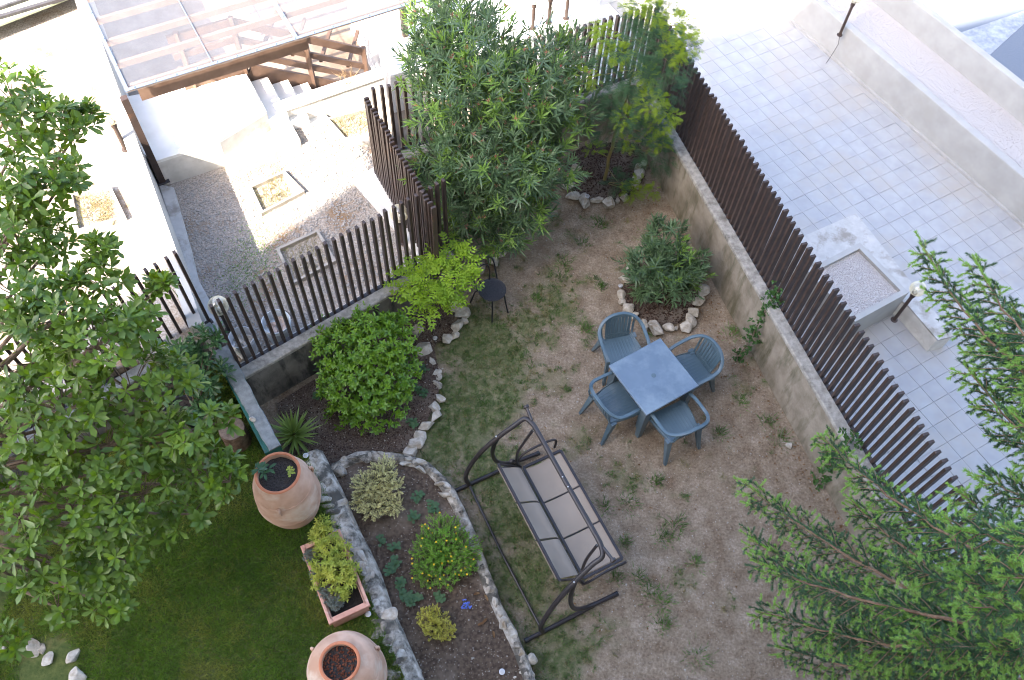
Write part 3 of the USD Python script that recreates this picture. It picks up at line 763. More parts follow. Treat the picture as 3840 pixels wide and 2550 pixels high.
# ------------------------------------------------------------------ the gravel yard: ledge, platform, steps, canopy
P2 = lambda x, y, z: at(x, y, z)[:2]
structure('yard_ledge', MB().prism(ccw([P2(455, 640, .55), P2(482, 690, .55), P2(520, 790, .55), P2(490, 800, .55), P2(366, 425, .55), P2(400, 432, .55), P2(440, 575, .55)]), -.2, .55), M['stained_ledge'], label='stained concrete ledge beside the white parapet')
structure('yard_ledge', MB().prism(ccw([P2(812, 415, .52), P2(862, 385, .52), P2(998, 585, .52), P2(965, 590, .52)]), -.2, .52), M['concrete'], label='pale concrete kerb at the foot of the corner fence')
structure('yard_edging', MB().prism(ccw(strip(A_, B_, .27, .36)), .2, .55), M['concrete'], label='pale edging strip just behind the fence with the buckets')
MB().prism(ccw([p1, p0, p0 + pnl * .16, p1 + pnl * .16]), -.2, 1.4).build('parapet', M['white_plaster'], tag(thing('white_parapet', 'bright white parapet between the two gravel yards', 'wall')))
t = thing('stair_platform', 'white concrete landing at the head of the short stair', 'platform')
pf = [P2(354, 373, .95), P2(505, 324, .95), P2(614, 257, .95), P2(568, 170, .95), P2(200, 240, .95)]
MB().prism(ccw(pf), -.3, .90).build('platform_body', M['concrete'], t)
MB().prism(ccw(pf), .90, .95).build('slab', M['step_white'], t)
structure('paved_walk', MB().prism(ccw([P2(510, 345, .58), P2(655, 255, .58), P2(692, 322, .58), P2(548, 392, .58), P2(528, 385, .58)]), -.2, .58), M['concrete'], label='raised pale concrete walk in front of the landing')
# steps go down to the right
sd = unit(P2(900, 176, .9) - P2(655, 253, .9)); back = unit(P2(568, 170, .95) - P2(614, 257, .95)); sw_ = np.linalg.norm(P2(568, 170, .95) - P2(614, 257, .95))
t = thing('stair', 'flight of white steps running down to the right under the canopy', 'stairs')
s0 = P2(614, 257, .95)
for i in range(6):
    a = s0 + sd * (i * .29); zt = .95 - .165 * (i + 1)
    MB().prism(ccw([a, a + sd * .29, a + sd * .29 + back * sw_, a + back * sw_]), -1.0, zt).build('step', M['step_white'], t)
t = thing('coping_wall', 'low white coping wall along the near side of the steps', 'wall')
ca, cb = P2(655, 253, .8), P2(886, 174, .8)
MB().prism(ccw([ca, cb, cb + back * .16, ca + back * .16]), -1, .78).build('wall_body', M['concrete'], t)
MB().prism(ccw([ca - back * .02 - sd * .02, cb - back * .02 + sd * .02, cb + back * .18 + sd * .02, ca + back * .18 - sd * .02]), .78, .82).build('coping', M['step_white'], t)
# railing of brown boards along the far side of the stair
t = thing('stair_railing', 'brown wooden stair railing with boards sloping down to an end post', 'railing')
r0 = s0 + back * (sw_ + .05) - sd * .9; r1 = s0 + back * (sw_ + .05) + sd * 1.86
sl = lambda p, dz: np.r_[r0 + (r1 - r0) * p, (1.12 - max(0, p - .33) * 1.75) + dz]
for nm, dz, hh in (('stringer', -.25, .42), ('board', .18, .09), ('board', .42, .09), ('handrail', .72, .12)):
    m = MB()
    for a, b in ((0, .33), (.33, 1.0)):
        m.beam(sl(a, dz), sl(b, dz), .045, hh)
    m.build(nm, M['brown_paint'], t)
for p in (.05, .33, .68, 1.0):
    c = sl(p, 0); MB().beam(c + [0, 0, -.6], c + [0, 0, .8], .07, .07, up=(1, 0, 0)).build('post', M['brown_paint'], t)
r2 = back * .75
for k, p in enumerate((.45, .6, .75, .9)):
    c = sl(p, .3); MB().beam(c + np.r_[back * .06, 0], c + np.r_[back * .9 + sd * .5, -.1], .05, .05).build('brace', M['brown_paint'], t)

# canopy
t = thing('canopy', 'clear polycarbonate canopy on brown posts over the stair', 'canopy')
ZC = 2.12
k0 = at(291, 216, ZC); k1 = at(968, 8, ZC); kd = unit((k1 - k0)[:2]); kb = np.array([-kd[1], kd[0]]); kb = unit(at(190, 0, ZC)[:2] - k0[:2])
kl = np.linalg.norm((k1 - k0)[:2]) + .15
ks = lambda u, w, dz=0.: np.r_[k0[:2] + kd * u + kb * w, ZC + .03 * w + dz]
nu = 40; v = []; f = []
for j in range(9):
    for i in range(nu + 1):
        v.append(ks(kl * i / nu, 3.6 * j / 8, .004 * math.sin(i * 1.9) + .003 * math.sin(j * 2.3)))
for j in range(8):
    for i in range(nu):
        a = j * (nu + 1) + i; f.append((a, a + 1, a + nu + 2, a + nu + 1))
v = np.array(v); up = v + [0, 0, .008]; nn = len(v)
m = MB().add(np.vstack([v, up]), np.vstack([np.array(f)[:, ::-1], np.array(f) + nn])); m.build('sheet', M['poly'], t, smooth=True)
mid = .54 * kl
for nm, a, b, w in (('edge_strip', ks(0, .03, .026), ks(kl, .03, .026), .05), ('edge_strip', ks(.03, 0, .0265), ks(.03, 3.6, .0265), .04), ('joint_strip', ks(mid, .05, .028), ks(mid, 3.6, .028), .06), ('joint_strip', ks(mid * .5, .05, .024), ks(mid * .5, 3.6, .024), .014)):
    MB().beam(a, b, w, .008).build(nm, M['alu'], t)
for u in np.linspace(.12, kl - .1, 16):
    MB().ball(ks(u, .03, .034), .013, 1).build('screw', M['steel'], t)
for w in np.linspace(.5, 3.3, 6):
    MB().ball(ks(.03, w, .034), .012, 1).build('screw', M['steel'], t)
    MB().ball(ks(mid, w, .036), .012, 1).build('screw', M['steel'], t)
for w in (.16, .62, 1.08, 1.55, 2.05, 2.6, 3.2):
    MB().beam(ks(.02, w, -.06), ks(kl - .02, w, -.06), .045, .09).build('purlin', M['purlin'], t)
MB().beam(ks(.15, .30, -.30), ks(mid + .2, .30, -.30), .05, .24).build('fascia', M['brown_paint'], t)
for nm, x, y, zb in (('post', 374, 418, .55), ('post', 944, 196, -.6)):
    b = at(x, y, zb); MB().beam(b, np.r_[b[:2], ZC - .01], .09, .09, up=(*kd, 0)).build(nm, M['brown_metal'], t)
MB().beam(at(374, 418, .55) + [-.07, -.05, .008], at(374, 418, .55) + [.08, .05, .008], .14, .012).build('base_plate', M['dark_rail'], t)

# small framed beds in the gravel yard
def yard_box(label, corners, zt, zb, th_=.035, fill=M['gravel_bed']):
    t = thing('yard_planter', label, 'planter', group='framed beds in the gravel yards')
    P = [P2(*c, zt) for c in corners]; c = sum(P) / 4; I = [c + (p - c) * (1 - th_ / np.linalg.norm(p - c) * 1.6) for p in P]
    for k in range(4):
        MB().prism(ccw([P[k], P[(k + 1) % 4], I[(k + 1) % 4], I[k]]), zb, zt).build('frame_board', M['box_board'], t)
    MB().prism(ccw([c + (p - c) * .985 for p in I]), zb, zt - .06).build('soil', fill, t)
    n = 420; uv = R.uniform(.04, .96, (n, 2)); P_ = np.array([I[0] + (I[1] - I[0]) * u + (I[3] - I[0]) * w for u, w in uv])
    D = np.c_[R.normal(0, .5, (n, 2)), np.ones(n)]
    MB().add(*blades(np.c_[P_, np.full(n, zt - .07)], D, R.uniform(.06, .2, n), .007)).build('dry_weeds', M['dry_grass'], t, kind='stuff')


yard_box('framed bed of brown weeds in the shade just behind the fence', ((636, 572), (733, 528), (775, 600), (672, 655)), .52, .3)
yard_box('framed bed of dry straw in the sun between the landing and the fence', ((572, 430), (655, 392), (702, 440), (602, 492)), .52, .3)
yard_box('framed bed near the coping wall and the corner fence', ((752, 272), (850, 246), (862, 330), (792, 322)), .53, .3)
yard_box('framed bed of dry weeds in the upper yard left of the parapet', ((160, 445), (255, 428), (290, 500), (175, 535)), 1.27, 1.1)

# loose gravel
def scatter(name, label, poly, z, n, size, mat, seed, zj=.004, boxes=()):
    r = np.random.default_rng(seed); p = np.array([q[:2] for q in poly]); lo, hi = p.min(0), p.max(0)
    xy = r.uniform(lo, hi, (n * 3, 2)); xy = xy[inside(poly, xy[:, 0], xy[:, 1])][:n]; n = len(xy)
    base = [rock((0, 0, 0), (1, .8, .6), 0, 300 + k, 1) for k in range(4)]
    vs, fs, c = [], [], 0
    rz = r.uniform(0, 6.28, n); s = size * r.lognormal(0, .3, n)
    for k in range(4):
        i = np.arange(k, n, 4); b = base[k][0]; m = len(i); co, si = np.cos(rz[i])[:, None], np.sin(rz[i])[:, None]
        v = np.stack([b[:, 0] * co - b[:, 1] * si, b[:, 0] * si + b[:, 1] * co, np.broadcast_to(b[:, 2], (m, len(b)))], -1) * s[i][:, None, None]
        zz = z(xy[i, 0], xy[i, 1]) if callable(z) else np.full(m, z)
        v += np.c_[xy[i], zz + r.uniform(0, zj, m)][:, None]
        f = base[k][1][None] + (np.arange(m) * len(b))[:, None, None]
        vs.append(v.reshape(-1, 3)); fs.append(f.reshape(-1, 3) + c); c += m * len(b)
    return MB().add(np.concatenate(vs), np.concatenate(fs)).build(name, mat, None, label=label, kind='stuff', cat=None)


scatter('loose_gravel', 'loose pale pebbles strewn over the gravel yard', [P2(*c, ZY) for c in ((395, 440), (530, 390), (600, 300), (850, 280), (1000, 560), (560, 830), (500, 760))], ZY + .002, 9000, .032, M['gravel'], 11)
scatter('white_pebbles', 'small white pebbles filling the square planter', [pc + (p - pc) * .82 for p in PO], -.99, 3200, .017, M['white_gravel'], 12)
scatter('white_pebbles', 'small white pebbles of the strip between the parapets', [(7, 14.2), (7.9, 14.2), (10.2, 10.4), (9.2, 10.4)] if False else strip(W1a - wd * .2, W1b + wd * 1.0, .18, 1.10), -.90, 7000, .022, M['white_gravel'], 13)

# white block and paving beyond the far fence
t = thing('white_block', 'low white concrete block beyond the far fence carrying globe lamps', 'block')
k0_, k1_ = P2(1100, 118, .45), P2(1388, 38, .45); dd = unit(k1_ - k0_); nb = np.array([-dd[1], dd[0]])
MB().prism(ccw([k0_ - dd * 1.5, k1_, k1_ + nb * 2.2, k0_ + nb * 2.2 - dd * 1.5]), -4.6, .40).build('block_body', M['white_block'], t)
MB().prism(ccw([k0_ - dd * 1.5 - nb * .01, k1_ - nb * .01 + dd * .01, k1_ + nb * 2.2 + dd * .01, k0_ + nb * 2.2 - dd * 1.5]), .40, .45).build('top_slab', M['step_white'], t)
t = thing('neighbour_house', 'pale house wall with a dark doorway at the top edge', 'house')
h0 = P2(1378, 30, -1.5); 
MB().prism(ccw([h0 + [.05, .3], h0 + [1.9, 1.3], h0 + [1.5, 2.3], h0 + [-.4, 1.3]]), -4.6, -.9).build('wall', M['white_block'], t)
MB().prism(ccw([h0 + [.2, .45], h0 + [1.5, 1.15], h0 + [1.2, 1.7], h0 + [-.1, 1.0]]), -.9, -.2).build('doorway', M['dark_rail'], t)
structure('north_paving', MB().prism(ccw([(-1, 10.9), (1.85, 10.7), (3.2, 20.5), (-1, 20.5)]), -4.6, ZT - .012), M['concrete'], label='pale concrete paving beyond the far fence')
t = thing('awning', 'pale green awning panel with dark frame bars in the top left corner', 'awning')
za = 1.42; w0, w1, w2, w3 = at(-120, 60, za), at(-120, 95, za), at(175, -10, za), at(60, -40, za)
MB().prism(ccw([at(-150, 120, za), at(178, -8, za), at(60, -120, za), at(-200, -100, za)]), za, za + .03).build('panel', noisy('awning_cloth', (.25, .28, .19), (.30, .33, .23), 3, .8, .2), t)
MB().beam(at(-150, 92, za) + [0, 0, .05], at(178, -6, za) + [0, 0, .05], .06, .05).build('frame_bar', M['dark_rail'], t)
MB().beam(at(-150, 78, za) + [0, 0, .05], at(120, -14, za) + [0, 0, .05], .04, .05).build('frame_bar', M['dark_rail'], t)

# ------------------------------------------------------------------ globe lamps
def lamp(label, loc, hgt=.62, gr=.125, rz=0, pole_r=.03):
    t = thing('globe_lamp', label, 'lamp', loc, rz, 'globe lamps round the gardens')
    MB().lathe([(0, 0), (.055, 0), (.055, .012), (.03, .02), (pole_r, .06), (pole_r, hgt - gr - .08), (.042, hgt - gr - .07), (.042, hgt - gr + .005), (0, hgt - gr + .005)], n=14).build('pole', M['brown_metal'], t, smooth=40)
    MB().lathe([(0, hgt - gr + .005), (.022, hgt - gr + .005), (.022, hgt - gr + .06), (.018, hgt - gr + .09), (0, hgt - gr + .09)], n=10).build('bulb_holder', M['bucket_white'], t, smooth=40)
    a = np.linspace(-PI / 2 + .35, PI / 2, 16)
    MB().lathe(np.c_[gr * np.cos(a), hgt + gr * np.sin(a)], n=28).build('globe', M['globe'], t, smooth=True)
    return t


gl1 = at(503, 705, 1.1); lamp('clear globe lamp on the ledge end behind the two buckets', (gl1[0], gl1[1], .55), .55)
gl2 = at(920, 492, 1.12); l2 = lamp('clear globe lamp at the fence corner beside the big oleander', (gl2[0], gl2[1], .50), .62)
b = at(290, 345, 1.2); copy_of(l2.GetPrim() if hasattr(l2, 'GetPrim') else l2, 'small globe lamp in bright sun on the white yard by the canopy post', b)
for (x, y), lb in (((1228, 66), 'leftmost globe lamp of the three on the white block'), ((1265, 53), 'middle globe lamp of the three on the white block'), ((1305, 43), 'rightmost lamp of the three on the white block, its globe cut off')):
    b = at(x, y, .45); copy_of(l2, lb, (b[0], b[1], .45))
b = crop(1040, 1095, 3000, 800, 2.852, -1.10); lr = lamp('globe lamp leaning out over the marble bench on the planter corner', (b[0], b[1], -1.22), .86, .118, 0, .028)
b = at(1937, 78, -.92); copy_of(lr, 'globe lamp on the first white parapet at the top edge', (b[0], b[1], -.95))
m = MB().tube([b + [0, 0, -.02], b + [.03, -.05, -.2], b + [-.02, -.1, -.4], b + [-.08, -.14, -.6]], .006, 5); m.build('cable', M['dark_rail'], None, label='thin cable running down the white wall under the lamp', cat='cable')

# ------------------------------------------------------------------ plastic table and four chairs
TA = [crop(*p, 1800, 1200, 2.24, .72)[:2] for p in ((1520, 165), (1840, 562), (1390, 805), (1083, 362))]
tc = sum(TA) / 4; ta = math.atan2(*(TA[1] - TA[0])[::-1])
t = thing('garden_table', 'square blue-green plastic garden table with a hole cap in the middle', 'table', (*tc, .01), ta)
hs = .40
m = MB()
rim = []
for z, o_ in ((.66, hs - .012), (.70, hs), (.712, hs), (.72, hs - .008), (.7195, hs - .03)):
    rim.append([(sx * o_, sy * o_, z) for sx, sy in ((-1, -1), (1, -1), (1, 1), (-1, 1))])
v = np.array(rim).reshape(-1, 3); f = [(r * 4 + k, r * 4 + (k + 1) % 4, r * 4 + 4 + (k + 1) % 4, r * 4 + 4 + k) for r in range(4) for k in range(4)] + [(16, 17, 18, 19)]
m.add(v, f).build('tabletop', M['table_top'], t)
MB().lathe([(0, .7235), (.026, .7235), (.030, .722), (.031, .7195)], n=24).build('hole_cap', M['green_plastic'], t, label='round cap over the parasol hole')
for sx in (-1, 1):
    for sy in (-1, 1):
        c = np.array([sx * .335, sy * .335]); m = MB(); rows = []
        for z, o_, w in ((0, .012, .032), (.30, .0, .042), (.655, -.01, .055)):
            rows.append([(c[0] + sx * o_ + a * w, c[1] + sy * o_ + b * w, z) for a, b in ((-1, -1), (1, -1), (1, 1), (-1, 1))])
        v = np.array(rows).reshape(-1, 3)
        m.add(v, [(r * 4 + k, r * 4 + (k + 1) % 4, r * 4 + 4 + (k + 1) % 4, r * 4 + 4 + k) for r in range(2) for k in range(4)] + [(3, 2, 1, 0)]).build('leg', M['green_plastic'], t)


def sheet(fn, us, vs, th):
    """A curved panel of thickness th: fn(u, v) -> point."""
    P = np.array([[fn(u, w) for u in us] for w in vs]); nv, nu = P.shape[:2]
    gu, gv = np.gradient(P, axis=1), np.gradient(P, axis=0); N = unit(np.cross(gu, gv))
    a, b = (P + N * th / 2).reshape(-1, 3), (P - N * th / 2).reshape(-1, 3); k = nu * nv; f = []
    for j in range(nv - 1):
        for i in range(nu - 1):
            q = j * nu + i; f += [(q, q + 1, q + nu + 1, q + nu), (k + q + nu, k + q + nu + 1, k + q + 1, k + q)]
    for i in range(nu - 1):
        f += [(i + 1, i, k + i, k + i + 1), ((nv - 1) * nu + i, (nv - 1) * nu + i + 1, k + (nv - 1) * nu + i + 1, k + (nv - 1) * nu + i)]
    for j in range(nv - 1):
        f += [(j * nu, j * nu + nu, k + j * nu + nu, k + j * nu), (j * nu + 2 * nu - 1, j * nu + nu - 1, k + j * nu + nu - 1, k + j * nu + 2 * nu - 1)]
    return np.vstack([a, b]), np.array(f)


def band(pts, wide, thick):
    """A flat strap following pts, its broad face up."""
    p = np.asarray(pts); t_ = unit(np.gradient(p, axis=0)); s = unit(np.cross(t_, (0, 0, 1))); u = np.cross(s, t_)
    w = np.broadcast_to(wide, len(p))[:, None] / 2
    prof = [(-1, -.25), (-.8, .5), (0, .75), (.8, .5), (1, -.25), (.85, -.5), (-.85, -.5)]
    v = np.stack([p + s * w * a + u * thick * b for a, b in prof], 1); n = len(prof); k = len(p)
    f = [(i * n + e, i * n + (e + 1) % n, i * n + n + (e + 1) % n, i * n + n + e) for i in range(k - 1) for e in range(n)]
    f3 = [(0, e + 1, e) for e in range(1, n - 1)] + [((k - 1) * n, (k - 1) * n + e, (k - 1) * n + e + 1) for e in range(1, n - 1)]
    v = v.reshape(-1, 3); f = np.array(f)
    return v, np.vstack([f[:, [0, 1, 2]], f[:, [0, 2, 3]], f3])


CG = 'plastic armchairs round the garden table'


def armchair(label, loc, face):
    """Faces +x locally; origin on the ground under the seat's middle."""
    t = thing('garden_chair', label, 'chair', (*loc, .008), face, CG)
    P = M['green_plastic']
    half = lambda u: .215 + .025 * (u + .2) - .05 * max(0, -(u + .02)) * 1.2
    m = MB()
    m.add(*sheet(lambda u, w: ((u), w * (.235 + .05 * (u - .0) - .25 * max(0, u - .14) ** 1.5 * 2), .425 - .02 * (1 - (w) ** 2) + .03 * u - .9 * max(0, u - .17) ** 2), np.linspace(-.20, .235, 14), np.linspace(-1, 1, 9), .008))
    m.build('seat', P, t, smooth=35)
    for k in range(9):                                                       # raised ribs of the seat
        y = (k - 4) * .043
        pts = [(u, y * (1 + .25 * u), .4245 - .02 * (1 - (y / .235) ** 2) + .03 * u - .9 * max(0, u - .17) ** 2 + .003) for u in np.linspace(-.15, .19, 7)]
        MB().add(*band(pts, .022, .006)).build('seat_rib', P, t)
    # the one ring that is both arms and the top of the back
    ring = spline([(.215, .285, .60), (.10, .298, .638), (-.05, .30, .655), (-.17, .285, .685), (-.255, .215, .745), (-.295, .11, .79), (-.303, 0, .805), (-.295, -.11, .79), (-.255, -.215, .745), (-.17, -.285, .685), (-.05, -.30, .655), (.10, -.298, .638), (.215, -.285, .60)], 56)
    MB().add(*band(ring, .047, .02)).build('arm_rail', P, t, smooth=35)
    # back: a frame with slits between upright slats
    top = lambda y: -.293 + .9 * y * y, lambda y: .785 - 1.1 * y * y
    for k in range(8):
        y = (k - 3.5) * .044; yb = y * .93
        pts = spline([(-.20 + .3 * yb * yb, yb, .415), (-.235 + .5 * y * y, y * .97, .52), (-.265 + .7 * y * y, y, .65), (top[0](y), y * 1.03, top[1](y))], 9)
        p = np.asarray(pts); n = len(p); v = []
        for i in range(n):
            for dx, dy in ((-.006, -.019), (.006, -.019), (.006, .019), (-.006, .019)):
                v.append(p[i] + (dx, dy, 0))
        f = [(i * 4 + e, i * 4 + (e + 1) % 4, i * 4 + 4 + (e + 1) % 4, i * 4 + 4 + e) for i in range(n - 1) for e in range(4)]
        MB().add(v, f).build('back_slat', P, t)
    for z, s in ((.47, .17), (.76, .15)):
        MB().add(*band([(-.205 - (z - .42) * .25 + .5 * y * y + .004, y, z - (.5 * y * y if z > .7 else 0)) for y in np.linspace(-s, s, 9)], .012, .03)).build('back_bar', P, t)
    MB().add(*band(spline([(-.19, .20, .41), (-.235, .215, .50), (-.262, .222, .62), (-.262, .205, .74)], 9), .03, .016)).build('back_post', P, t)
    MB().add(*band(spline([(-.19, -.20, .41), (-.235, -.215, .50), (-.262, -.222, .62), (-.262, -.205, .74)], 9), .03, .016)).build('back_post', P, t)

    def leg(top_, bot, w0, w1, nm='leg'):
        m = MB(); rows = []
        for q in np.linspace(0, 1, 5):
            c = np.array(top_) * (1 - q) + np.array(bot) * q; w = w0 * (1 - q) + w1 * q
            c = c + np.array([math.copysign(.012, bot[0]), math.copysign(.008, bot[1]), 0]) * q * q
            rows.append([c + (a * w, b * w, 0) for a, b in ((-.5, -.5), (.5, -.5), (.5, .5), (-.5, .5))])
        v = np.array(rows).reshape(-1, 3)
        m.add(v, [(r * 4 + k, r * 4 + 4 + k, r * 4 + 4 + (k + 1) % 4, r * 4 + (k + 1) % 4) for r in range(4) for k in range(4)] + [(16, 17, 18, 19), (3, 2, 1, 0)])
        return m.build(nm, P, t)

    for s in (-1, 1):
        leg((.215, s * .283, .60), (.225, s * .265, .0), .046, .034)
        leg((-.17, s * .215, .43), (-.285, s * .245, .0), .075, .034)
        MB().add(*band([(.205, s * .27, .40), (.19, s * .235, .42)], .05, .02)).build('bracket', P, t)
        MB().add(*band([(-.20, s * .20, .41), (.0, s * .242, .41), (.2, s * .262, .405)], .02, .04)).build('seat_edge', P, t)
    return t


ch = armchair('upper left plastic chair tucked in with its back to the big oleander', (1.43, 5.80), math.radians(-72))
copy_of(ch, 'plastic chair on the right side of the table nearest the long fence', (2.31, 5.56, .008), math.radians(212))
copy_of(ch, 'plastic chair on the left side of the table nearest the swing seat', (1.33, 5.00, .008), math.radians(34))
copy_of(ch, 'bottom right plastic chair pushed back from the table towards the spruce', (2.09, 4.79, .008), math.radians(120))

# ------------------------------------------------------------------ swing seat
SO = np.array([.385, 3.285]); sa = math.atan2(-.867, .498)                # local x along the length (far to near), local y to the rear
t = thing('swing_seat', 'three-seat garden swing with dark tubular frame and beige sling fabric', 'swing', (*SO, 0.012), sa)
TUBE = M['swing_tube']
# local y here: + = towards the seat's open side
for sx, hl in ((-1, .975), (1, .975)):
    x = sx * hl; xt = sx * .80
    prof = [(-.36, .05), (-.40, .30), (-.36, .60), (-.22, .98), (-.02, 1.27), (.16, 1.46), (.27, 1.535)]
    pts = [(x + (xt - x) * (z / 1.55) ** 2 * .75, y, z) for y, z in prof] + [(xt - sx * .06, .31, 1.555), (xt - sx * .2, .315, 1.56)]
    MB().tube(spline(pts, 40), .028, 10).build('side_arch', TUBE, t, smooth=40)
    prof = [(-.03, 1.25), (-.06, 1.02), (-.06, .72), (.0, .42), (.12, .20), (.30, .085), (.59, .035)]
    pts = [(x + (xt - x) * (z / 1.55) ** 2 * .75, y, z) for y, z in prof]
    MB().tube(spline(pts, 34), .026, 10).build('rear_leg', TUBE, t, smooth=40)
    MB().tube([(x, -.56, .028), (x, -.36, .030), (x, .0, .032), (x, .30, .05)], .026, 10).build('base_bar', TUBE, t, smooth=40)
    MB().tube([(x, -.585, .028), (x, -.545, .028)], .031, 10).build('foot_cap', M['black_plastic'], t, smooth=40)
    MB().tube([(x, .575, .035), (x, .615, .033)], .031, 10).build('foot_cap', M['black_plastic'], t, smooth=40)
    # canopy stub standing out past the arch, hook and hanger
    MB().tube([(xt - sx * .02, .315, 1.57), (xt + sx * .14, .33, 1.60)], .018, 8).tube([(xt + sx * .13, .33, 1.60), (xt + sx * .155, .332, 1.604)], .032, 10).build('canopy_stub', TUBE, t, smooth=40)
    MB().tube([(xt - sx * .09, .313, 1.53), (xt - sx * .09, .30, 1.47)], .010, 6).build('hook', M['steel'], t)
    MB().tube(spline([(xt - sx * .09, .295, 1.47), (xt - sx * .075, .20, 1.18), (xt - sx * .045, .16, .92), (xt - sx * .035, .17, .62), (xt - sx * .035, .23, .43)], 16), .017, 8).build('hanger', TUBE, t, smooth=40)
    MB().tube(spline([(xt - sx * .03, .09, .74), (xt - sx * .03, .14, .66), (xt - sx * .03, .19, .52), (xt - sx * .03, .22, .44)], 8), .022, 8).build('back_upright', TUBE, t, smooth=40)
    xa = xt - sx * .005
    MB().tube(spline([(xa, .20, .47), (xa + sx * .03, .26, .60), (xa + sx * .03, .42, .665), (xa + sx * .03, .64, .66), (xa + sx * .02, .72, .60), (xa, .70, .47)], 22), .015, 8).build('armrest', TUBE, t, smooth=40)
    for q in ((x, -.36, .062), (x + (xt - x) * .45, -.05, 1.28)):
        MB().ball(q, .011, 1).build('bolt', M['steel'], t)
MB().tube([(-.62, .315, 1.56), (0, .315, 1.548), (.62, .315, 1.56)], .028, 12).build('top_bar', TUBE, t, smooth=40)
for x in (-.06, .06):
    MB().ball((x, .305, 1.576), .009, 1).build('bolt', M['steel'], t)
MB().tube([(-.97, -.36, .035), (0, -.375, .035), (.97, -.36, .035)], .015, 8).build('ground_bar', TUBE, t, smooth=40)
# seat and back: frames with three fabric panels each
HL = .735
seat_p = lambda u, w: (u, w, .44 + .02 * (w - .25) - .02 * math.sin((w - .25) / .5 * PI))
fr = MB()
for w in (.25, .75):
    fr.beam((-HL, w, .44 + .02 * (w - .25)), (HL, w, .44 + .02 * (w - .25)), .03, .03)
for u in (-HL, HL):
    fr.beam((u, .25, .44), (u, .75, .45), .03, .03)
fr.build('seat_frame', TUBE, t)
bk = lambda q: (.205 - .30 * q ** 1.15, .46 + .44 * q)                      # y, z up the back
fr = MB()
for q in (0.0, 1.0):
    y, z = bk(q); fr.beam((-HL, y, z), (HL, y, z), .028, .028)
for u in (-HL, HL):
    qs = [(u, *bk(q)) for q in np.linspace(0, 1, 6)]
    fr.tube(qs, .014, 6)
fr.build('back_frame', TUBE, t)
for k in range(3):
    u0, u1 = -HL + .02 + k * (2 * HL - .04) / 3 + .012, -HL + .02 + (k + 1) * (2 * HL - .04) / 3 - .012
    MB().add(*sheet(seat_p, np.linspace(u0, u1, 5), np.linspace(.262, .738, 9), .006)).build('seat_panel', M['sling'], t, smooth=40)
    MB().add(*sheet(lambda u, q: (u, bk(q)[0] + .035 * math.sin(q * PI * 1.6), bk(q)[1]), np.linspace(u0, u1, 5), np.linspace(.03, .97, 10), .006)).build('back_panel', M['sling'], t, smooth=40)
    if k:
        x = u0 - .012
        MB().tube([(x, w, seat_p(x, w)[2] + .002) for w in np.linspace(.25, .75, 8)], .007, 6).build('seat_strut', TUBE, t, smooth=40)
        MB().tube([(x, bk(q)[0] + .035 * math.sin(q * PI * 1.6), bk(q)[1]) for q in np.linspace(0, 1, 10)], .006, 6).build('back_strut', TUBE, t, smooth=40)

# ------------------------------------------------------------------ black metal chair
bc = at(1135, 668, .45)
t = thing('metal_chair', 'small black metal bistro chair with a round perforated seat', 'chair', (bc[0], bc[1], .005), math.radians(-50))
MB().lathe([(0, .442), (.12, .440), (.178, .447), (.186, .452), (.19, .447), (.186, .438), (.17, .434), (0, .434)], n=36).build('seat', M['chair_mesh'], t, smooth=50)
for a in (35, -35):
    c, s = math.cos(math.radians(a)), math.sin(math.radians(a)); MB().tube(spline([(.14 * c, .14 * s, .44), (.17 * c, .17 * s, .40), (.20 * c, .20 * s, .2), (.24 * c, .24 * s, 0)], 10), .011, 7).build('leg', M['chair_black'], t, smooth=40)
for s in (-1, 1):
    MB().tube(spline([(-.10, s * .16, .44), (-.15, s * .175, .36), (-.2, s * .18, .18), (-.25, s * .185, 0)], 10), .011, 7).build('leg', M['chair_black'], t, smooth=40)
MB().tube(spline([(-.11, .165, .43), (-.17, .175, .56), (-.215, .165, .74), (-.24, .10, .845), (-.245, 0, .875), (-.24, -.10, .845), (-.215, -.165, .74), (-.17, -.175, .56), (-.11, -.165, .43)], 40), .011, 7).build('back_hoop', M['chair_black'], t, smooth=40)
MB().tube(spline([(-.16, .07, .44), (-.185, .09, .58), (-.215, .075, .70), (-.225, 0, .755), (-.215, -.075, .70), (-.185, -.09, .58), (-.16, -.07, .44)], 30), .009, 7).build('inner_hoop', M['chair_black'], t, smooth=40)

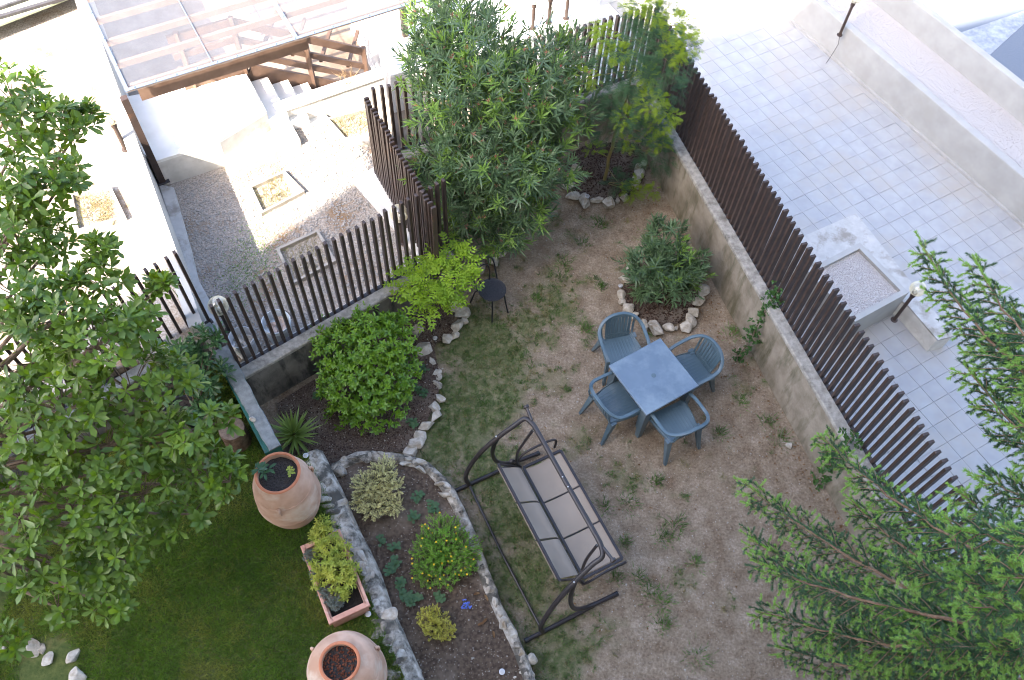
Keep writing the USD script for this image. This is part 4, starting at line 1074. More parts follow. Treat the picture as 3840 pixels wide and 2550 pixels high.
# ------------------------------------------------------------------ jars, planter box, buckets, log
def jar(label, c, rim_r, belly, h, fill, nx=0):
    t = thing('terracotta_jar', label, 'jar', c, 0, 'big terracotta jars on the raised lawn')
    out = spline([(.55 * belly, 0), (.80 * belly, .10 * h), (.985 * belly, .34 * h), (1.0 * belly, .48 * h), (.94 * belly, .66 * h), (.80 * belly, .84 * h), (rim_r * 1.06, .945 * h), (rim_r * .98, .965 * h)], 30)
    out = np.vstack([[(0, 0)], out, [(rim_r * .93, .955 * h), (rim_r * .92, .80 * h)]])
    m = MB().lathe(out, n=48); v, f = m.arrays(); q = .006 * (meshkit.fbm(v * 5 + nx, 3, nx) - .5); rr = np.hypot(v[:, 0], v[:, 1]) + 1e-9
    v[:, 0] *= 1 + q / rr; v[:, 1] *= 1 + q / rr
    MB().add(v, f).build('body', M['terracotta'], t, smooth=60)
    a = np.linspace(0, 2 * PI, 13)
    MB().lathe(np.c_[rim_r + .016 * np.cos(a), .962 * h + .012 * np.sin(a)], n=48).build('rim', M['terracotta_rim'], t, smooth=60)
    for z in (.40, .72):
        r_ = np.interp(z * h, out[1:-2, 1], out[1:-2, 0]); MB().lathe(np.c_[r_ - .001 + .006 * np.cos(a), z * h + .007 * np.sin(a)], n=48).build('ridge', M['terracotta'], t, smooth=60)
    for k in (0.6, 2.7, 4.8):
        r_ = np.interp(.70 * h, out[1:-2, 1], out[1:-2, 0]); d = np.array([math.cos(k), math.sin(k)])
        MB().tube(spline([np.r_[d * (r_ - .01), .75 * h], np.r_[d * (r_ + .018), .735 * h], np.r_[d * (r_ + .022), .685 * h], np.r_[d * (r_ + .005), .63 * h]], 10), .016, 8).build('lug', M['terracotta'], t, smooth=50)
    m = MB(); n = 26; p = [(0, 0, .90 * h)]; f = []
    for ring in range(1, 7):
        for k in range(n):
            r_ = rim_r * .93 * ring / 6; p.append((r_ * math.cos(k / n * 6.2832), r_ * math.sin(k / n * 6.2832), .90 * h + .02 * (R.random() - .5)))
    f += [(0, 1 + k, 1 + (k + 1) % n) for k in range(n)]
    for ring in range(5):
        for k in range(n):
            a_, b_ = 1 + ring * n + k, 1 + ring * n + (k + 1) % n; f += [(a_, a_ + n, b_ + n), (a_, b_ + n, b_)]
    m.add(p, f).build('soil', fill, t, smooth=True)
    return t


j1 = at(640, 1090, 1.56); jar('terracotta jar of dark potting soil beside the green-sided wall', (j1[0], j1[1], ZL - .01), .221, .345, 1.11, M['potting'], 1)
j2 = at(783, 1527, 1.56); J2 = jar('weathered terracotta jar with clay pebbles at the bottom edge', (j2[0], j2[1], ZL - .01), .177, .378, 1.11, M['potting'], 2)
m = MB()
for k in range(150):
    a, r_ = R.uniform(0, 6.28), .165 * math.sqrt(R.random())
    m.add(*rock((r_ * math.cos(a), r_ * math.sin(a), 1.005 + R.uniform(0, .018)), (.026, .022, .018), R.uniform(0, 6), 500 + k, 1))
m.build('clay_pebbles', noisy('clay_pebbles', (.16, .05, .028), (.30, .12, .07), 20, .9, .1, isl=.5), J2, kind='stuff')

pq = [P2(697, 1256, .84), P2(782, 1232, .84), P2(850, 1392, .84), P2(757, 1430, .84)]
pcx = sum(pq) / 4; e_l = unit(pq[3] - pq[0] + pq[2] - pq[1]); e_w = np.array([-e_l[1], e_l[0]]); pl = np.linalg.norm(pq[3] - pq[0]); pw = np.linalg.norm(pq[1] - pq[0])
pz = math.atan2(e_l[1], e_l[0])
t = thing('planter_box', 'long terracotta planter box overflowing with yellowish shrubs', 'planter', (*pcx, ZL - .01), pz)
hx, hy, ph = pl / 2, .20, .34
for nm, c, sz in (('side_wall', (0, hy - .012, ph / 2), (2 * hx - .03, .022, ph)), ('side_wall', (0, -hy + .012, ph / 2), (2 * hx - .03, .022, ph)), ('end_wall', (hx - .026, 0, ph / 2), (.022, 2 * hy - .046, ph)), ('end_wall', (-hx + .026, 0, ph / 2), (.022, 2 * hy - .046, ph)),
                  ('rim_board', (0, hy, ph - .03), (2 * hx + .04, .05, .06)), ('rim_board', (0, -hy, ph - .03), (2 * hx + .04, .05, .06)), ('rim_board', (hx - .004, 0, ph - .03), (.048, 2 * hy - .05, .058)), ('rim_board', (-hx + .004, 0, ph - .03), (.048, 2 * hy - .05, .058))):
    MB().box(c, sz, 0, .006).build(nm, M['planter_clay'], t)
MB().box((0, 0, ph * .36), (2 * hx - .06, 2 * hy - .06, ph * .68)).build('soil', M['potting_dark'], t)
PLANTER = (pcx, pz, hx, hy, ZL + ph - .06)


def bucket(label, c, r, h, mat, fill):
    t = thing('bucket', label, 'bucket', c, 0)
    MB().lathe([(0, .0), (r * .84, 0), (r * .97, h * .8), (r * 1.03, h * .82), (r * 1.03, h * .86), (r * .99, h * .87), (r, h * .97), (r * 1.03, h), (r * .98, h), (r * .95, h * .9), (r * .9, h * .55), (0, h * .55)], n=32).build('pail', mat, t, smooth=40)
    m = MB()
    for k in range(22):
        a, q = R.uniform(0, 6.28), r * .7 * math.sqrt(R.random()); m.add(*rock((q * math.cos(a), q * math.sin(a), h * .62 + R.uniform(0, .05)), (.11, .07, .035), R.uniform(0, 6), 700 + k, 1))
    m.build('rubble', fill, t, kind='stuff')
    a = np.linspace(.2, PI - .2, 14)
    MB().tube(np.c_[r * 1.04 * np.cos(a), .25 * r + .9 * r * np.sin(a), h * (.9 + .02 * np.sin(a))], .006, 6).build('handle', M['dark_rail'], t, smooth=40)


b = at(556, 778, .78); bucket('white plastic bucket of broken stone behind the fence', (b[0], b[1], ZY), .155, .34, M['bucket_white'], M['pebble'])
b = at(636, 742, .80); bucket('pale blue bucket of clay rubble, the right-hand one behind the fence', (b[0], b[1], ZY), .175, .36, M['bucket_blue'], noisy('clay_rubble', (.45, .34, .28), (.60, .50, .44), 9, .9, .1, isl=.25))
b = at(532, 985, .9); t = thing('log_stump', 'upright cut log at the foot of the green-sided wall', 'log', (b[0], b[1], ZL - .02))
MB().lathe([(.155, 0), (.15, .2), (.15, .37), (.145, .385)], n=24).build('bark_side', M['wood_log'], t, smooth=40)
MB().lathe([(.145, .385), (.10, .392), (.06, .389), (0, .391)], n=24).build('cut_face', M['bark'], t, smooth=40)
b = at(425, 960, .62); t = thing('plant_pot', 'black plastic pot under the dark glossy shrub', 'pot', (b[0], b[1], ZL - .02))
MB().lathe([(0, 0), (.15, 0), (.19, .26), (.205, .265), (.205, .30), (.185, .30), (.175, .24), (0, .24)], n=26).build('pot_body', M['black_plastic'], t, smooth=40)
MB().lathe([(0, .255), (.175, .25)], n=26).build('soil', M['potting'], t)
POT = b

# little silver solar spots among the stones
def spot(label, p):
    t = thing('solar_light', label, 'light', p, R.uniform(0, 6), 'little silver garden lights')
    MB().lathe([(0, 0), (.018, 0), (.024, .015), (.030, .038), (.032, .045), (.028, .047), (0, .044)], n=16).build('casing', M['steel'], t, smooth=40)
    MB().lathe([(.027, .0475), (.014, .052), (0, .053)], n=16).build('lens', M['stained_ledge'], t, smooth=40)


for (x, y, z), lb in (((1235, 456, .12), 'silver garden light on the stones under the feathery tree'),) if False else ():
    pass
sp = lambda x, y, ox, oy, z: crop(x, y, ox, oy, 2.24, z)
spot('silver garden light lying on the stone ring of the mulch bed', sp(900, 318, 1800, 600, .13))
spot('silver garden light on the left of the small oleander ring', sp(1178, 1070, 1800, 600, .04))
spot('silver garden light between the stones below the bright green shrub', sp(1640, 165, 900, 1200, .05))
spot('silver garden light on the rough wall behind the first jar', sp(556, 1150, 900, 1200, .50))
spot('silver garden light on the rough wall at the planter end', sp(1080, 1022, 900, 1850, .50))
spot('silver garden light at the bottom of the flower bed', sp(2200, 1505, 900, 1850, .24))

# ------------------------------------------------------------------ rough stone wall and stone borders
t = thing('rough_stone_wall', 'rough mortared stone wall between the raised lawn and the flower bed', 'wall')
path = spline(sw, 60); path[:, 2] = 0
m = MB(); rows = []
for i, p in enumerate(path):
    d = unit(path[min(i + 1, 59)] - path[max(i - 1, 0)])[:2]; n = np.array([-d[1], d[0]])                 # towards the flower bed
    w = [.10 + .05 * (meshkit.fbm(np.array([p[0] * 6, p[1] * 6, k]), 3, 8) - .5) for k in range(4)]; zt = .50 + .05 * (meshkit.fbm(np.array([p[0] * 5, p[1] * 5, 9.]), 3, 8) - .5)
    rows.append([np.r_[p[:2] + n * o, z] for o, z in ((-.17 - w[0] * .3, .30), (-.14 - w[3] * .2, zt - .02), (-.06, zt + .012 * R.normal()), (.01, zt + .015 * R.normal()), (.07 + w[1] * .3, zt - .02), (.12 + w[2] * .4, zt - .14), (.15, .0))])
v = np.array(rows).reshape(-1, 3); k = 7
m.add(v, [(i * k + e, i * k + e + 1, i * k + k + e + 1, i * k + k + e) for i in range(59) for e in range(k - 1)]).build('mortar_bed', M['mortar'], t, smooth=50)
for i in np.linspace(1, 58, 34):
    i = int(i); p = path[i]; d = unit(path[min(i + 1, 59)] - path[max(i - 1, 0)])[:2]; n = np.array([-d[1], d[0]])
    c = p[:2] + n * R.uniform(-.12, .09)
    MB().add(*rock((c[0], c[1], .475), (R.uniform(.13, .26), R.uniform(.10, .18), R.uniform(.08, .11)), R.uniform(0, 6), 1000 + i)).build('stone', M['rock_grey'] if R.random() < .7 else M['rock'], t, smooth=22)
c = at(728, 1085, .52); rks = 0

t = thing('stone_border', 'mortared border of pale stones along the outer edge of the flower bed', 'border')
path = spline(bd, 70); rows = []
for i, p in enumerate(path):
    d = unit(path[min(i + 1, 69)] - path[max(i - 1, 0)])[:2]; n = np.array([d[1], -d[0]])                 # not used for the sign: both faces are rough
    if np.dot(n, path[35][:2] - np.array([-1.4, 2.6])) < 0:
        n = -n
    zt = .24 + .05 * (meshkit.fbm(np.array([p[0] * 6, p[1] * 6, 3.]), 3, 18) - .5); j = .04 * (meshkit.fbm(np.array([p[0] * 8, p[1] * 8, 5.]), 3, 28) - .5)
    rows.append([np.r_[p[:2] + n * o, z] for o, z in ((-.085, .12), (-.06, zt - .01), (0, zt + .01 * R.normal()), (.05 + j, zt - .015), (.07 + j, zt - .08), (.085, -.03))])
v = np.array(rows).reshape(-1, 3); k = 6
MB().add(v, [(i * k + e, i * k + e + 1, i * k + k + e + 1, i * k + k + e) for i in range(69) for e in range(k - 1)]).build('mortar_bed', M['mortar'], t, smooth=50)
for i in range(0, 70, 2):
    p = path[i]; d = unit(path[min(i + 1, 69)] - path[max(i - 1, 0)])[:2]; a = math.atan2(d[1], d[0])
    MB().add(*rock((p[0] + R.normal(0, .015), p[1] + R.normal(0, .015), .225 + R.normal(0, .01)), (R.uniform(.10, .19), R.uniform(.08, .12), R.uniform(.07, .10)), a + R.normal(0, .2), 1100 + i)).build('stone', M['rock_grey'] if R.random() < .55 else M['rock'], t, smooth=22)
for (x, y), s, mt in (((1830, 1262), (.24, .17, .15), 'rock_grey'), ((1050 + 0, 1168), (.24, .12, .13), 'rock_grey'), ((1250, 1160), (.13, .09, .08), 'rock'), ((1390, 1205), (.16, .10, .10), 'rock'), ((1520, 1250), (.19, .10, .09), 'rock'), ((1680, 1375), (.15, .09, .09), 'rock'), ((1725, 1470), (.17, .09, .09), 'rock')):
    x = 830 if x == 1830 else x
    c = crop(x, y, 900, 1200, 2.24, .22); MB().add(*rock(c, s, R.uniform(-.6, .2), int(x))).build('stone', M[mt], t, smooth=22)
for (x, y), s in (((2215, 1090), (.16, .14, .14)), ):
    c = crop(x, y, 900, 1850, 2.24, .2); MB().add(*rock(c, s, .3, 33)).build('stone', M['rock'], t, smooth=35)
for (x, y), s in (((390, 1530), (.20, .14, .16)), ((430, 1390), (.16, .13, .14)), ((300, 1545), (.14, .10, .1))):
    c = crop(x, y, 1800, 1850, 2.24, .16); MB().add(*rock(c, s, R.uniform(0, 3), int(x))).build('stone', M['rock'], t, smooth=35)


def stones(label, items, ox, oy, mat='rock', z=.035, k=1.16):
    t = thing('stone_border', label, 'border')
    for it in items:
        x, y, w = it[:3]; mt = it[3] if len(it) > 3 else mat
        h = w * R.uniform(.6, .85); c = crop(x, y, ox, oy, 2.24, z + h * .25)
        MB().add(*rock(c, (w * k * 1.15, w * k * R.uniform(.75, .95), h), R.uniform(0, 6), int(x * 7 + y), 2)).build('stone', M[mt], t, smooth=20)
    return t


stones('ring of pale stones round the bark mulch under the feathery tree',
       [(798, 62, .16), (765, 150, .15), (735, 212, .19), (787, 302, .20), (882, 345, .22), (982, 335, .17), (1088, 370, .22), (1150, 342, .09), (1212, 320, .15), (1312, 212, .12), (1310, 165, .17), (1345, 112, .18), (1325, 52, .15), (1377, 32, .12)], 1800, 600)
stones('ring of pale stones round the small oleander beside the table',
       [(1258, 895, .17), (1218, 1005, .18), (1185, 1135, .14), (1190, 1188, .12), (1237, 1242, .20), (1290, 1305, .16), (1372, 1378, .19), (1485, 1415, .23), (1585, 1412, .16), (1650, 1408, .07), (1718, 1402, .20), (1762, 1348, .20), (1792, 1278, .18), (1838, 1180, .18), (1870, 1085, .19), (1832, 990, .17)], 1800, 600)
stones('curved line of pale stones between the shrub bed and the grass',
       [(1490, 95, .22, 'rock_grey'), (1557, 232, .24), (1612, 342, .12), (1660, 440, .14), (1672, 475, .10), (1660, 540, .12, 'rock_grey'), (1677, 650, .13), (1625, 728, .15), (1648, 800, .17), (1558, 892, .19), (1515, 972, .16), (1480, 1045, .20), (1440, 1105, .20), (1405, 1150, .12)], 900, 1200)
stones('cluster of pale stones round the bed of the bright green shrub',
       [(1812, 1235, .18), (1862, 1285, .20), (1888, 1352, .12), (1822, 1398, .20), (1810, 1470, .14), (1735, 1497, .16), (2012, 905, .25, 'rock_grey'), (2130, 850, .18), (2180, 780, .16), (2225, 700, .14)], 900, 600)
t = stones('few stones and a bare patch on the raised lawn at the bottom left corner', [(265, 1300, .17), (405, 1390, .14), (615, 1375, .15), (645, 1545, .19), (350, 1310, .10, 'rock_grey'), (30, 1310, .11)], 0, 1850, z=ZL)
c = crop(355, 1055, 2800, 1200, 2.24, .02); MB().add(*rock(c, (.12, .10, .07), .4, 77)).build('loose_stone', M['rock'], None, label='single pale stone lying on bare soil by the mossy wall', cat='stone')

# ------------------------------------------------------------------ plants
def woody(mb, a, b, r0, r1, sag=0.0, n=8, k=6, wob=.03):
    a, b = np.asarray(a, float), np.asarray(b, float); q = np.linspace(0, 1, n)[:, None]
    p = a + (b - a) * q + np.array([0, 0, -sag]) * (4 * q * (1 - q)); L = np.linalg.norm(b - a)
    p[1:-1] += R.normal(0, wob * L * .3, (n - 2, 3))
    mb.tube(p, np.linspace(r0, r1, n), k)
    return p


def trim(parts, keep):
    """parts: [(nearness, (v, f))] -> the keep nearest ones and the rest joined."""
    parts.sort(key=lambda e: e[0]); return [p for _, p in parts[:keep]], [p for _, p in parts[keep:]]


CAM = np.array([0, 0, CAM_H])

# the leafy tree on the left, its trunk just outside the picture
t = thing('leafy_tree', 'big leafy tree with whorls of glossy light green leaves over the raised lawn', 'tree')
base = at(-70, 1420, ZL); wood = MB()
trunk = woody(wood, base - [0, 0, .1], base + [-.15, .5, 1.9], .11, .08, 0, 9, 9)
wood.build('trunk', M['bark'], t, smooth=50)
LOBES = [(20, 215, 3.3, 70), (35, 300, 3.3, 90), (150, 300, 3.1, 62), (195, 270, 3.1, 30), (60, 430, 3.2, 95), (130, 420, 3.2, 60), (35, 560, 3.1, 90), (110, 560, 3.0, 60), (40, 680, 3.0, 90), (225, 650, 2.9, 58), (238, 572, 3.0, 30), (130, 720, 3.0, 90),
         (60, 820, 2.9, 110), (210, 790, 2.9, 95), (300, 745, 2.8, 58), (375, 660, 2.7, 26), (130, 930, 2.7, 120), (290, 880, 2.6, 105), (395, 880, 2.4, 60), (60, 1040, 2.6, 120), (230, 1030, 2.6, 115), (370, 1010, 2.4, 85), (440, 990, 2.3, 60), (520, 965, 2.2, 32),
         (525, 1105, 2.1, 55), (470, 1075, 2.2, 65), (440, 1180, 2.0, 60), (320, 1130, 2.3, 90), (150, 1160, 2.4, 110), (40, 1190, 2.4, 100), (240, 1220, 2.1, 85), (110, 1290, 2.0, 80), (30, 1330, 2.0, 60), (215, 1320, 1.8, 55), (285, 1290, 1.8, 50), (350, 1230, 1.8, 45), (250, 1395, 1.6, 45), (130, 1400, 1.6, 45), (20, 1480, 1.5, 30)]
sprigs = []; limb = MB(); twigs = MB(); hubs = [trunk[4], trunk[6], trunk[8]]
for x, y, z, rv in LOBES:
    z += 1.0 if y < 800 else .6 if y < 1000 else .25
    c = at(x, y, z); px = CAM_F / VIEW / np.linalg.norm(c - CAM); r = rv / px
    h = hubs[int(np.argmin([np.linalg.norm(c - q) + .4 * abs(q[2] - 1) for q in hubs]))]
    far = trunk[8] + (c - trunk[8]) * .35 + [0, 0, .12]
    if np.linalg.norm(c - trunk[8]) > 1.0:
        woody(limb, trunk[8], far, .035, .022, -.05, 6, 6); woody(limb, far, c - [0, 0, .25 * r], .022, .011, -.04, 7, 6)
    else:
        woody(limb, trunk[6], c - [0, 0, .2 * r], .03, .012, 0, 6, 6)
    n = int((12 + 215 * r * r) * (.62 if y > 1150 or (x > 420 and y > 900) else 1))
    P, d = ellipsoid_points(n, c, (r, r, r * .75), .45)
    for p, q in zip(P, d):
        ax = unit(q * .8 + np.array([0, 0, .75]) + R.normal(0, .25, 3))
        mb = MB(); sprig(mb, p, ax, R.integers(6, 10), R.uniform(.095, .15), R.uniform(.040, .056), 'obovate', (.45, 1.35), .035, .18, .12)
        sprigs.append((np.linalg.norm(p - CAM), mb.arrays()))
    for p in P[:: 3]:
        woody(twigs, c - [0, 0, .3 * r], p, .006, .003, 0, 4, 4, .05)
limb.build('limbs', M['bark'], t, smooth=50); twigs.build('twigs', M['bark'], t, kind='stuff')
near_, rest_ = trim(sprigs, 290)
for v, f in near_:
    MB().add(v, f).build('leaf_whorl', M['tobira'], t, smooth=60)
m = MB()
for v, f in rest_:
    m.add(v, f)
m.build('foliage', M['tobira'], t, smooth=60, kind='stuff')
print('leafy tree', len(sprigs))


def lance_shrub(name, label, cat, base, lobes, nshoot, L, W, mat, tipmat, stem_r, tipshare=.18, whorl=(14, 22), keep=200, stems=9, flower=None, hang=.2):
    """A shrub of long shoots clothed with lance-shaped leaves."""
    t = thing(name, label, cat)
    w = MB(); parts = []; tips = []; fl = MB()
    for k in range(stems):
        a = k / stems * 6.28; c, r = lobes[k % len(lobes)]
        woody(w, base + np.array([.12 * math.cos(a), .12 * math.sin(a), -.05]), np.asarray(c) - [0, 0, r[2] * .2], stem_r, stem_r * .5, -.03, 8, 6)
    vol = np.array([np.prod(r) ** (2 / 3) for c, r in lobes]); cnt = (nshoot * vol / vol.sum()).astype(int)
    for (c, r), n in zip(lobes, cnt):
        P, d = ellipsoid_points(n, c, r, .35)
        for p, q in zip(P, d):
            ax = unit(q * np.array([.75, .75, .5]) + np.array([0, 0, .75]) + R.normal(0, .28, 3)); ln = R.uniform(.18, .36) * (L / .2); p = p + ax * ln * R.uniform(-.2, .75); nl_ = R.integers(*whorl)
            mb = MB(); axs = ax * ln; D = around(ax, nl_, np.linspace(1.05, .18, nl_), .18)
            b = p - axs + axs * np.linspace(.1, 1, nl_)[:, None]
            D[:, 2] -= hang * np.linspace(1, 0, nl_); D = unit(D)
            N = unit(ax - D * (D @ ax)[:, None] + R.normal(0, .15, (nl_, 3)))
            l = L * R.uniform(.6, 1.2, nl_) * np.linspace(1.05, .65, nl_)
            mb.add(*leaves(b, D, N, l, W * np.sqrt(l / L), 'lance', .16, .16))
            young = R.random() < tipshare * (1.6 if q[2] > .3 else .7)
            parts.append((np.linalg.norm(p - CAM), (mb.arrays(), young)))
            if flower and q[2] > .1 and R.random() < flower:
                fp = p + ax * .02; nf = R.integers(6, 14); dd_ = around(ax, nf, R.uniform(.1, .9, nf)); fl.add(*leaves(fp + dd_ * .01, dd_, ax, R.uniform(.02, .05, nf), .008, 'lance'))
    w.build('stems', M['bark'], t, smooth=50)
    nr, rs = trim(parts, keep)
    for (v, f), yg in nr:
        MB().add(v, f).build('leafy_shoot', tipmat if yg else mat, t, smooth=60)
    for yg, nm, mt in ((False, 'foliage', mat), (True, 'young_foliage', tipmat)):
        m = MB()
        for (v, f), y in rs:
            if y == yg:
                m.add(v, f)
        if m.n:
            m.build(nm, mt, t, smooth=60, kind='stuff')
    if flower and fl.n:
        fl.build('flower_buds', M['pink_flower'], t, kind='stuff')
    return t


def lobe(x, y, z, rv, sq=.8):
    c = at(x, y, z); px = CAM_F / VIEW / np.linalg.norm(c - CAM); return c, np.array([rv / px, rv / px, rv / px * sq])


ob = at(1085, 520, 0)
lance_shrub('oleander', 'tall dark green oleander bush with pinkish buds beside the corner fence', 'shrub', ob,
            [lobe(1040, 60, 2.35, 100), (lobe(985, 150, 2.2, 70)), lobe(1105, 130, 2.4, 120), lobe(1060, 250, 2.1, 130), lobe(1200, 220, 2.2, 125), lobe(1270, 150, 2.2, 85), lobe(1300, 260, 2.0, 70), lobe(1030, 390, 1.6, 95), lobe(1150, 370, 1.7, 130), lobe(1250, 370, 1.6, 90), lobe(1080, 480, 1.0, 85), lobe(1190, 480, 1.0, 85), lobe(1150, 550, .6, 60), lobe(1040, 535, .7, 45)],
            1250, .205, .026, M['oleander'], M['oleander_tip'], .018, .20, (15, 24), 230, 14, .3)
sb = at(1530, 690, 0)
lance_shrub('oleander', 'small round oleander in its stone ring between the table and the wall', 'shrub', sb,
            [lobe(1530, 560, .75, 62), lobe(1495, 610, .65, 60), lobe(1570, 610, .65, 58), lobe(1540, 640, .5, 70), lobe(1490, 660, .35, 40), lobe(1590, 640, .45, 35)],
            190, .165, .028, M['oleander'], M['oleander_tip'], .012, .10, (14, 22), 105, 8)


def feathery(label, base, top, lean, clusters):
    """The acacia: an orange-green stem, dark feathery fronds, bright yellow-green young tips."""
    t = thing('feathery_tree', label, 'tree')
    w = MB(); trunk = woody(w, base, top, .028, .010, 0, 14, 8, .02); w.build('trunk', M['stem_green'], t, smooth=50)
    w = MB(); parts = {0: [], 1: []}
    for (c, r), n, young in clusters:
        h = trunk[int(np.argmin(np.linalg.norm(trunk - (c - [0, 0, .25]), axis=1)))]; woody(w, h, c, .008, .004, 0, 6, 5)
        P, d = ellipsoid_points(int(n * 1.7), c, r, .25, False)
        for p, q in zip(P, d):
            ax = unit(q * [1, 1, .7] + [0, 0, .15] + R.normal(0, .45, 3)); L = R.uniform(.11, .18) * (.8 if young else 1.1); np_ = 14
            s = unit(np.cross(ax, [0, 0, 1])); u = np.cross(s, ax); b = []; dd_ = []
            tq = np.linspace(.12, 1, np_)
            mid = p + ax * L * tq[:, None] - np.array([0, 0, .25]) * L * (tq ** 2)[:, None]
            for sg in (-1, 1):
                b.append(mid); dd_.append(unit(ax * .55 + s * sg) * np.ones((np_, 1)))
            b = np.vstack(b); dd_ = np.vstack(dd_); l = np.tile(L * .30 * np.sin(.35 + 2.5 * tq), 2) + .006
            mb = MB().add(*leaves(b, dd_, u + R.normal(0, .35, b.shape), l, .0042, 'strap', .05, .1)); mb.add(*leaves(p[None], ax[None], u, L, .003, 'strap', 0, .25))
            parts[int(young)].append((np.linalg.norm(p - CAM), mb.arrays()))
    w.build('branches', M['stem_green'], t, smooth=50)
    for yg, nm, mt, kp in ((0, 'frond', M['acacia_dark'], 150), (1, 'young_frond', M['acacia_light'], 140)):
        nr, rs = trim(parts[yg], kp)
        for v, f in nr:
            MB().add(v, f).build(nm, mt, t)
        m = MB()
        for v, f in rs:
            m.add(v, f)
        if m.n:
            m.build(nm + 's_behind', mt, t, kind='stuff')


ab = at(1392, 420, 0)
cl = [(lobe(x, y, z, r), n, yg) for x, y, z, r, n, yg in (
    (1480, 30, 3.1, 40, 46, 0), (1530, 75, 3.0, 55, 70, 0), (1475, 110, 2.8, 55, 80, 0), (1540, 140, 2.7, 55, 70, 0), (1450, 170, 2.4, 50, 60, 0), (1520, 200, 2.2, 50, 55, 0), (1440, 235, 2.0, 60, 70, 0), (1510, 260, 1.7, 45, 40, 0), (1420, 290, 1.6, 50, 40, 0), (1480, 320, 1.2, 55, 60, 0), (1510, 350, .8, 45, 45, 0), (1410, 210, 2.1, 35, 25, 0), (1400, 120, 2.6, 30, 20, 0), (1585, 70, 2.9, 20, 12, 0),
    (1470, 8, 3.3, 24, 30, 1), (1510, 30, 3.2, 22, 24, 1), (1400, 85, 2.8, 26, 36, 1), (1425, 125, 2.7, 24, 34, 1), (1385, 60, 2.9, 14, 12, 1), (1560, 60, 3.1, 28, 34, 1), (1580, 100, 3.0, 30, 44, 1), (1555, 125, 2.9, 24, 30, 1), (1350, 180, 2.4, 18, 18, 1), (1490, 170, 2.5, 20, 22, 1), (1500, 232, 2.2, 26, 36, 1), (1540, 262, 1.9, 24, 26, 1), (1440, 272, 1.9, 20, 22, 1), (1520, 285, 1.6, 26, 32, 1), (1450, 325, 1.3, 14, 12, 1), (1520, 325, 1.2, 20, 22, 1), (1370, 345, .8, 14, 12, 1), (1455, 440, .35, 20, 22, 1), (1475, 425, .35, 16, 14, 1), (1505, 440, .25, 14, 12, 1), (1425, 420, .5, 22, 20, 0))]
feathery('slender feathery tree with yellow-green tips in the top corner of the garden', ab, at(1495, 20, 3.0), 0, cl)


def compound(label, base, lobes, n, L, mat, name='shrub', leaflets=9, ll=.058, lw=.030, stem=.012, trunk_top=None, keep=200):
    t = thing(name, label, 'shrub'); w = MB(); parts = []
    hub = trunk_top if trunk_top is not None else base + [0, 0, .15]
    woody(w, base - [0, 0, .03], hub, stem, stem * .7, 0, 7, 7)
    for c, r in lobes:
        woody(w, hub, c, stem * .5, stem * .25, -.02, 6, 5)
    w.build('stems', M['bark'], t, smooth=50)
    vol = np.array([np.prod(r) ** (2 / 3) for c, r in lobes]); cnt = np.maximum(3, (n * vol / vol.sum()).astype(int))
    for (c, r), k in zip(lobes, cnt):
        P, d = ellipsoid_points(k, c, r, .3)
        for p, q in zip(P, d):
            ax = unit(q * [1, 1, .35] + [0, 0, .1] + R.normal(0, .3, 3)); l = L * R.uniform(.7, 1.1); s = unit(np.cross(ax, [0, 0, 1])); u = np.cross(s, ax)
            m_ = (leaflets - 1) // 2; tq = np.linspace(.25, .92, m_); mid = lambda q_: p + ax * l * q_ - np.array([0, 0, .2]) * l * q_ ** 2
            b = []; dd_ = []; 
            for q_ in tq:
                for sg in (-1, 1):
                    b.append(mid(q_)); dd_.append(unit(ax * .5 + s * sg))
            b.append(mid(.97)); dd_.append(ax)
            b = np.array(b); dd_ = np.array(dd_); z = R.uniform(.85, 1.15, len(b))
            mb = MB().add(*leaves(b, dd_ + R.normal(0, .1, dd_.shape), u + R.normal(0, .2, dd_.shape), ll * z, lw * z, 'ovate', .1, .12))
            parts.append((np.linalg.norm(p - CAM), mb.arrays()))
    nr, rs = trim(parts, keep)
    for v, f in nr:
        MB().add(v, f).build('compound_leaf', mat, t, smooth=60)
    m = MB()
    for v, f in rs:
        m.add(v, f)
    if m.n:
        m.build('foliage', mat, t, smooth=60, kind='stuff')
    return t


b = at(1003, 738, .03)
compound('bright yellow-green shrub on a thin stem beside the black metal chair', b, [lobe(1008, 640, .95, 52, .6), lobe(955, 650, .9, 36, .6), lobe(1050, 610, 1.05, 42, .6), lobe(980, 690, .75, 45, .6), lobe(1035, 585, 1.1, 26, .6), lobe(1055, 660, .85, 35, .6), lobe(1020, 705, .6, 24)],
         250, .19, M['bright'], trunk_top=at(1000, 672, .75), keep=240)


def bush(name, label, cat, base, lobes, n, leafn, L, W, shape, mat, keep=220, tilt=(.5, 1.4), stem=.01, up=.6, sq=1, part='sprig', bend=.2, rough=60):
    t = thing(name, label, cat); w = MB(); parts = []
    for c, r in lobes:
        woody(w, base, c, stem, stem * .4, -.02, 6, 5)
    w.build('stems', M['bark'], t, smooth=50)
    vol = np.array([np.prod(r) ** (2 / 3) for c, r in lobes]); cnt = np.maximum(3, (n * vol / vol.sum()).astype(int))
    for (c, r), k in zip(lobes, cnt):
        P, d = ellipsoid_points(k, c, r, .55)
        for p, q in zip(P, d):
            mb = MB(); sprig(mb, p, unit(q + [0, 0, up] + R.normal(0, .25, 3)), R.integers(*leafn), L * R.uniform(.8, 1.15), W, shape, tilt, L * .9, bend, .14)
            parts.append((np.linalg.norm(p - CAM), mb.arrays()))
    nr, rs = trim(parts, keep)
    for v, f in nr:
        MB().add(v, f).build(part, mat, t, smooth=rough)
    m = MB()
    for v, f in rs:
        m.add(v, f)
    if m.n:
        m.build('foliage', mat, t, smooth=rough, kind='stuff')
    return t


